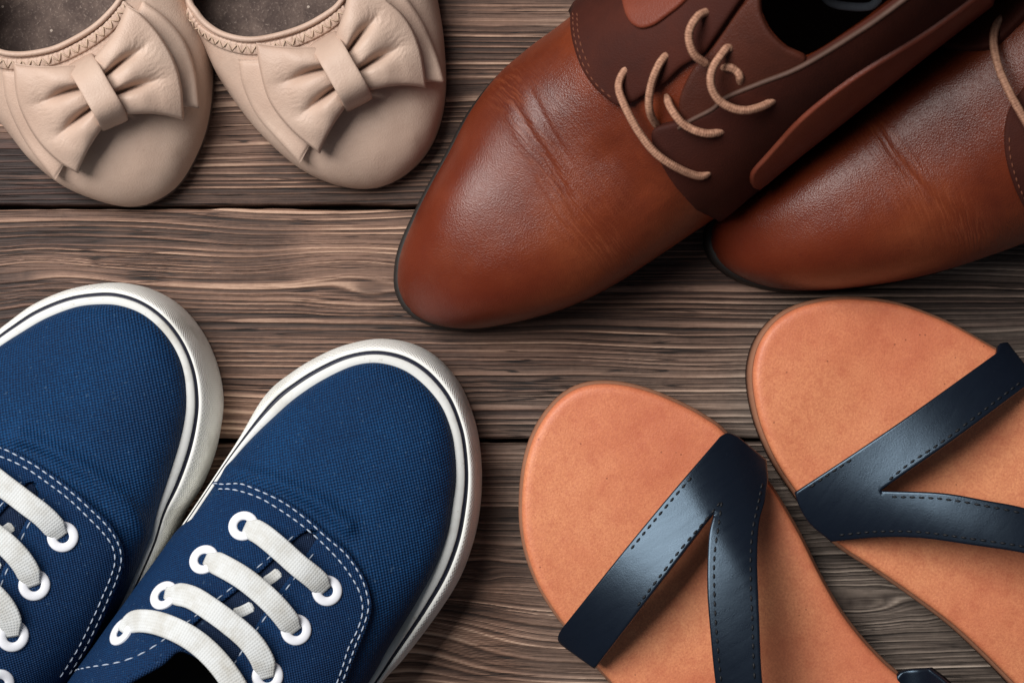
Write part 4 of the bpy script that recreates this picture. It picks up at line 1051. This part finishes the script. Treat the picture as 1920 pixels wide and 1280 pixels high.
earR = cr(np.array([(1780, -85), (1665, 6), (1600, 52), (1500, 114), (1426, 146), (1364, 174), (1338, 196), (1300, 214), (1262, 226), (1232, 236), (1226, 256), (1238, 292), (1264, 338), (1300, 382)], float), 130).tolist()  # front edge widened over the vamp, its dark leather standing in for shade
def boot1_extra(t, s):
    c = cr(np.array([(1540, -12), (1560, 6), (1595, 13), (1632, 12), (1650, -4)], float), 24)
    V_, F_, U_ = sweep(PV(c, np.full(24, 0.072)), np.tile((0, 0, 1.0), (24, 1)), ellipse(0.0016, 0.001, 8)); t.mesh('pull_tab', V_, F_, MAT['denim'], U_)
D_b1 = dict(
    crease=[([(945, 150), (985, 230), (1040, 320), (1090, 420), (1150, 480), (1200, 492)], 5, -0.0006), ([(960, 140), (1000, 225), (1055, 315), (1105, 405), (1160, 462)], 10, 0.0005), ([(930, 165), (968, 240), (1020, 330), (1070, 425), (1130, 490)], 12, 0.0004),
            ([(985, 150), (1030, 240), (1075, 320)], 5, -0.0005), ([(1000, 290), (1050, 390), (1100, 440)], 4, -0.0005), ([(1000, 330), (1045, 410), (1085, 450)], 4, -0.0004), ([(1120, 250), (1180, 340), (1230, 400)], 40, -0.0016)],
    mask=[([(945, 160), (985, 235), (1040, 325), (1090, 420), (1150, 475)], 42, 1.0), ([(1000, 180), (1060, 290), (1120, 380)], 70, 0.45)],
    open=[(1424, -8), (1432, 30), (1448, 60), (1475, 86), (1512, 104), (1600, 50), (1660, 5), (1780, -88), (1860, -170), (1880, -230), (1800, -255), (1680, -210), (1540, -130), (1450, -50)],
    tongue=cr(np.array([(1290, 230), (1275, 190), (1300, 130), (1340, 85), (1395, 10), (1424, -12), (1430, 25), (1446, 58), (1473, 85), (1512, 106), (1480, 130), (1420, 165), (1350, 205)], float), 120, True).tolist(),
    quarters=[earL + [(1560, -190, 's'), (1420, -135, 's'), (1290, -72, 's'), (1180, -18, 's'), (1100, 24, 's')], earR + [(1345, 400, 's'), (1410, 345, 's'), (1480, 285, 's'), (1570, 210, 's'), (1700, 104, 's'), (1830, 0, 's'), (1900, -70, 's')]],
    stitch=[[(1087, 35), (1089, 68), (1095, 96), (1106, 126), (1126, 155), (1148, 175), (1166, 186)], [(1095, 35), (1097, 66), (1103, 93), (1113, 120), (1118, 128)]],
    tan=[cr(np.array([(1330, -40), (1300, 4), (1256, 39), (1232, 53), (1210, 56), (1191, 42), (1180, 8), (1180, -35)], float), 60).tolist() + [(1250, -45)],
         cr(np.array([(1860, -60), (1738, 32), (1600, 120), (1500, 198), (1424, 278), (1398, 308), (1396, 330), (1408, 338), (1432, 318), (1500, 262), (1570, 207), (1700, 102), (1850, -14)], float), 130).tolist()],
    rim=[(1275, 234), (1300, 218), (1338, 197), (1364, 175), (1426, 147), (1500, 115), (1600, 53), (1665, 7), (1780, -84)],
    laces=[([(1186, 119), (1168, 138), (1160, 165), (1172, 200), (1198, 248), (1230, 288), (1270, 315), (1308, 330), (1327, 325), (1336, 312)], lr(-0.003, 0.005, -0.003)),
           ([(1258, 95), (1238, 118), (1224, 150), (1217, 185), (1220, 215), (1236, 242)], lr(-0.003, 0.003, -0.005)),
           ([(1249, 178), (1258, 203), (1280, 232), (1312, 248), (1340, 250), (1365, 240)], lr(-0.004, 0.002, -0.003)),
           ([(1333, 20), (1310, 30), (1294, 55), (1293, 80), (1304, 105), (1330, 124)], lr(-0.003, 0.006, 0.0)),
           ([(1371, 96), (1366, 88), (1352, 104), (1336, 130), (1333, 158), (1345, 185), (1370, 202), (1400, 207), (1435, 197), (1461, 178)], lr(-0.002, 0.006, -0.003)),
           ([(1352, 126), (1372, 128), (1386, 140), (1388, 160)], lr(-0.004, -0.002, -0.005))],
    extra=boot1_extra)
boot('brown leather boot with laces and tongue in view, beside beige flats', BO1, (0.76, -0.65), (780, 560), D_b1, hp1)

BO2 = [(1338, 428), (1342, 474), (1380, 512), (1445, 537), (1530, 544), (1620, 537), (1700, 524), (1780, 504), (1850, 480), (1930, 448), (2050, 390), (2200, 310), (2380, 210), (2520, 120), (2590, 20), (2560, -70), (2440, -80), (2280, -60), (2120, -20), (1980, 10), (1846, 14), (1712, 118), (1580, 226), (1486, 302), (1418, 352), (1364, 392)]
earR2 = cr(np.array([(2300, -60), (2100, 40), (1990, 110), (1925, 160), (1895, 200), (1884, 240), (1885, 290), (1900, 345), (1925, 395), (1950, 425)], float), 90).tolist()
earL2 = cr(np.array([(1735, 60), (1755, 86), (1790, 96), (1830, 97), (1862, 92), (1890, 70), (1940, 20), (2000, -40), (2080, -90)], float), 80).tolist()
D_b2 = dict(
    crease=[([(1620, 190), (1650, 250), (1700, 320), (1760, 385), (1830, 440)], 5, -0.0006), ([(1640, 185), (1670, 250), (1720, 315), (1785, 375), (1850, 425)], 10, 0.0005), ([(1600, 200), (1630, 260), (1680, 335), (1740, 400), (1810, 455)], 12, 0.0004), ([(1640, 230), (1680, 300), (1740, 360)], 4, -0.0004)],
    mask=[([(1625, 200), (1655, 260), (1705, 330), (1765, 390), (1830, 445)], 42, 1.0), ([(1580, 240), (1640, 330), (1720, 420)], 60, 0.4)],
    open=[(2040, -30), (2050, 10), (2080, 30), (2120, 30), (2200, 0), (2330, -60), (2460, -80), (2480, -120), (2380, -140), (2200, -110), (2100, -70)],
    quarters=[earL2 + [(2040, -60, 's'), (1930, -5, 's'), (1820, 45, 's'), (1760, 80, 's')], earR2 + [(1990, 418, 's'), (2150, 335, 's'), (2350, 225, 's'), (2480, 130, 's')]],
    stitch=[[(1893, 250), (1894, 290), (1908, 342), (1932, 390)]], tan=[],
    laces=[([(1886, 24), (1868, 48), (1863, 80), (1872, 125), (1890, 168), (1912, 208), (1945, 262), (1975, 280)], lr(-0.002, 0.005, -0.003))])
hp2 = [(0, 0.033), (0.03, 0.041), (0.06, 0.049), (0.09, 0.060), (0.12, 0.074), (0.15, 0.094), (0.18, 0.114), (0.22, 0.132), (0.30, 0.140)]
boot('brown leather boot mostly shaded by its mate, toe above the sandal', BO2, (0.88, -0.47), (1380, 500), D_b2, hp2, ((0, 0), (0.04, 0.003), (0.09, 0.010), (0.14, 0.012), (0.2, 0.004), (1, 0.0)),
     ((0, 0.72), (0.06, 0.70), (0.12, 0.74), (0.18, 0.8), (0.3, 0.8)), ((0, 0.62), (0.06, 0.60), (0.12, 0.64), (0.18, 0.6), (0.3, 0.5)))
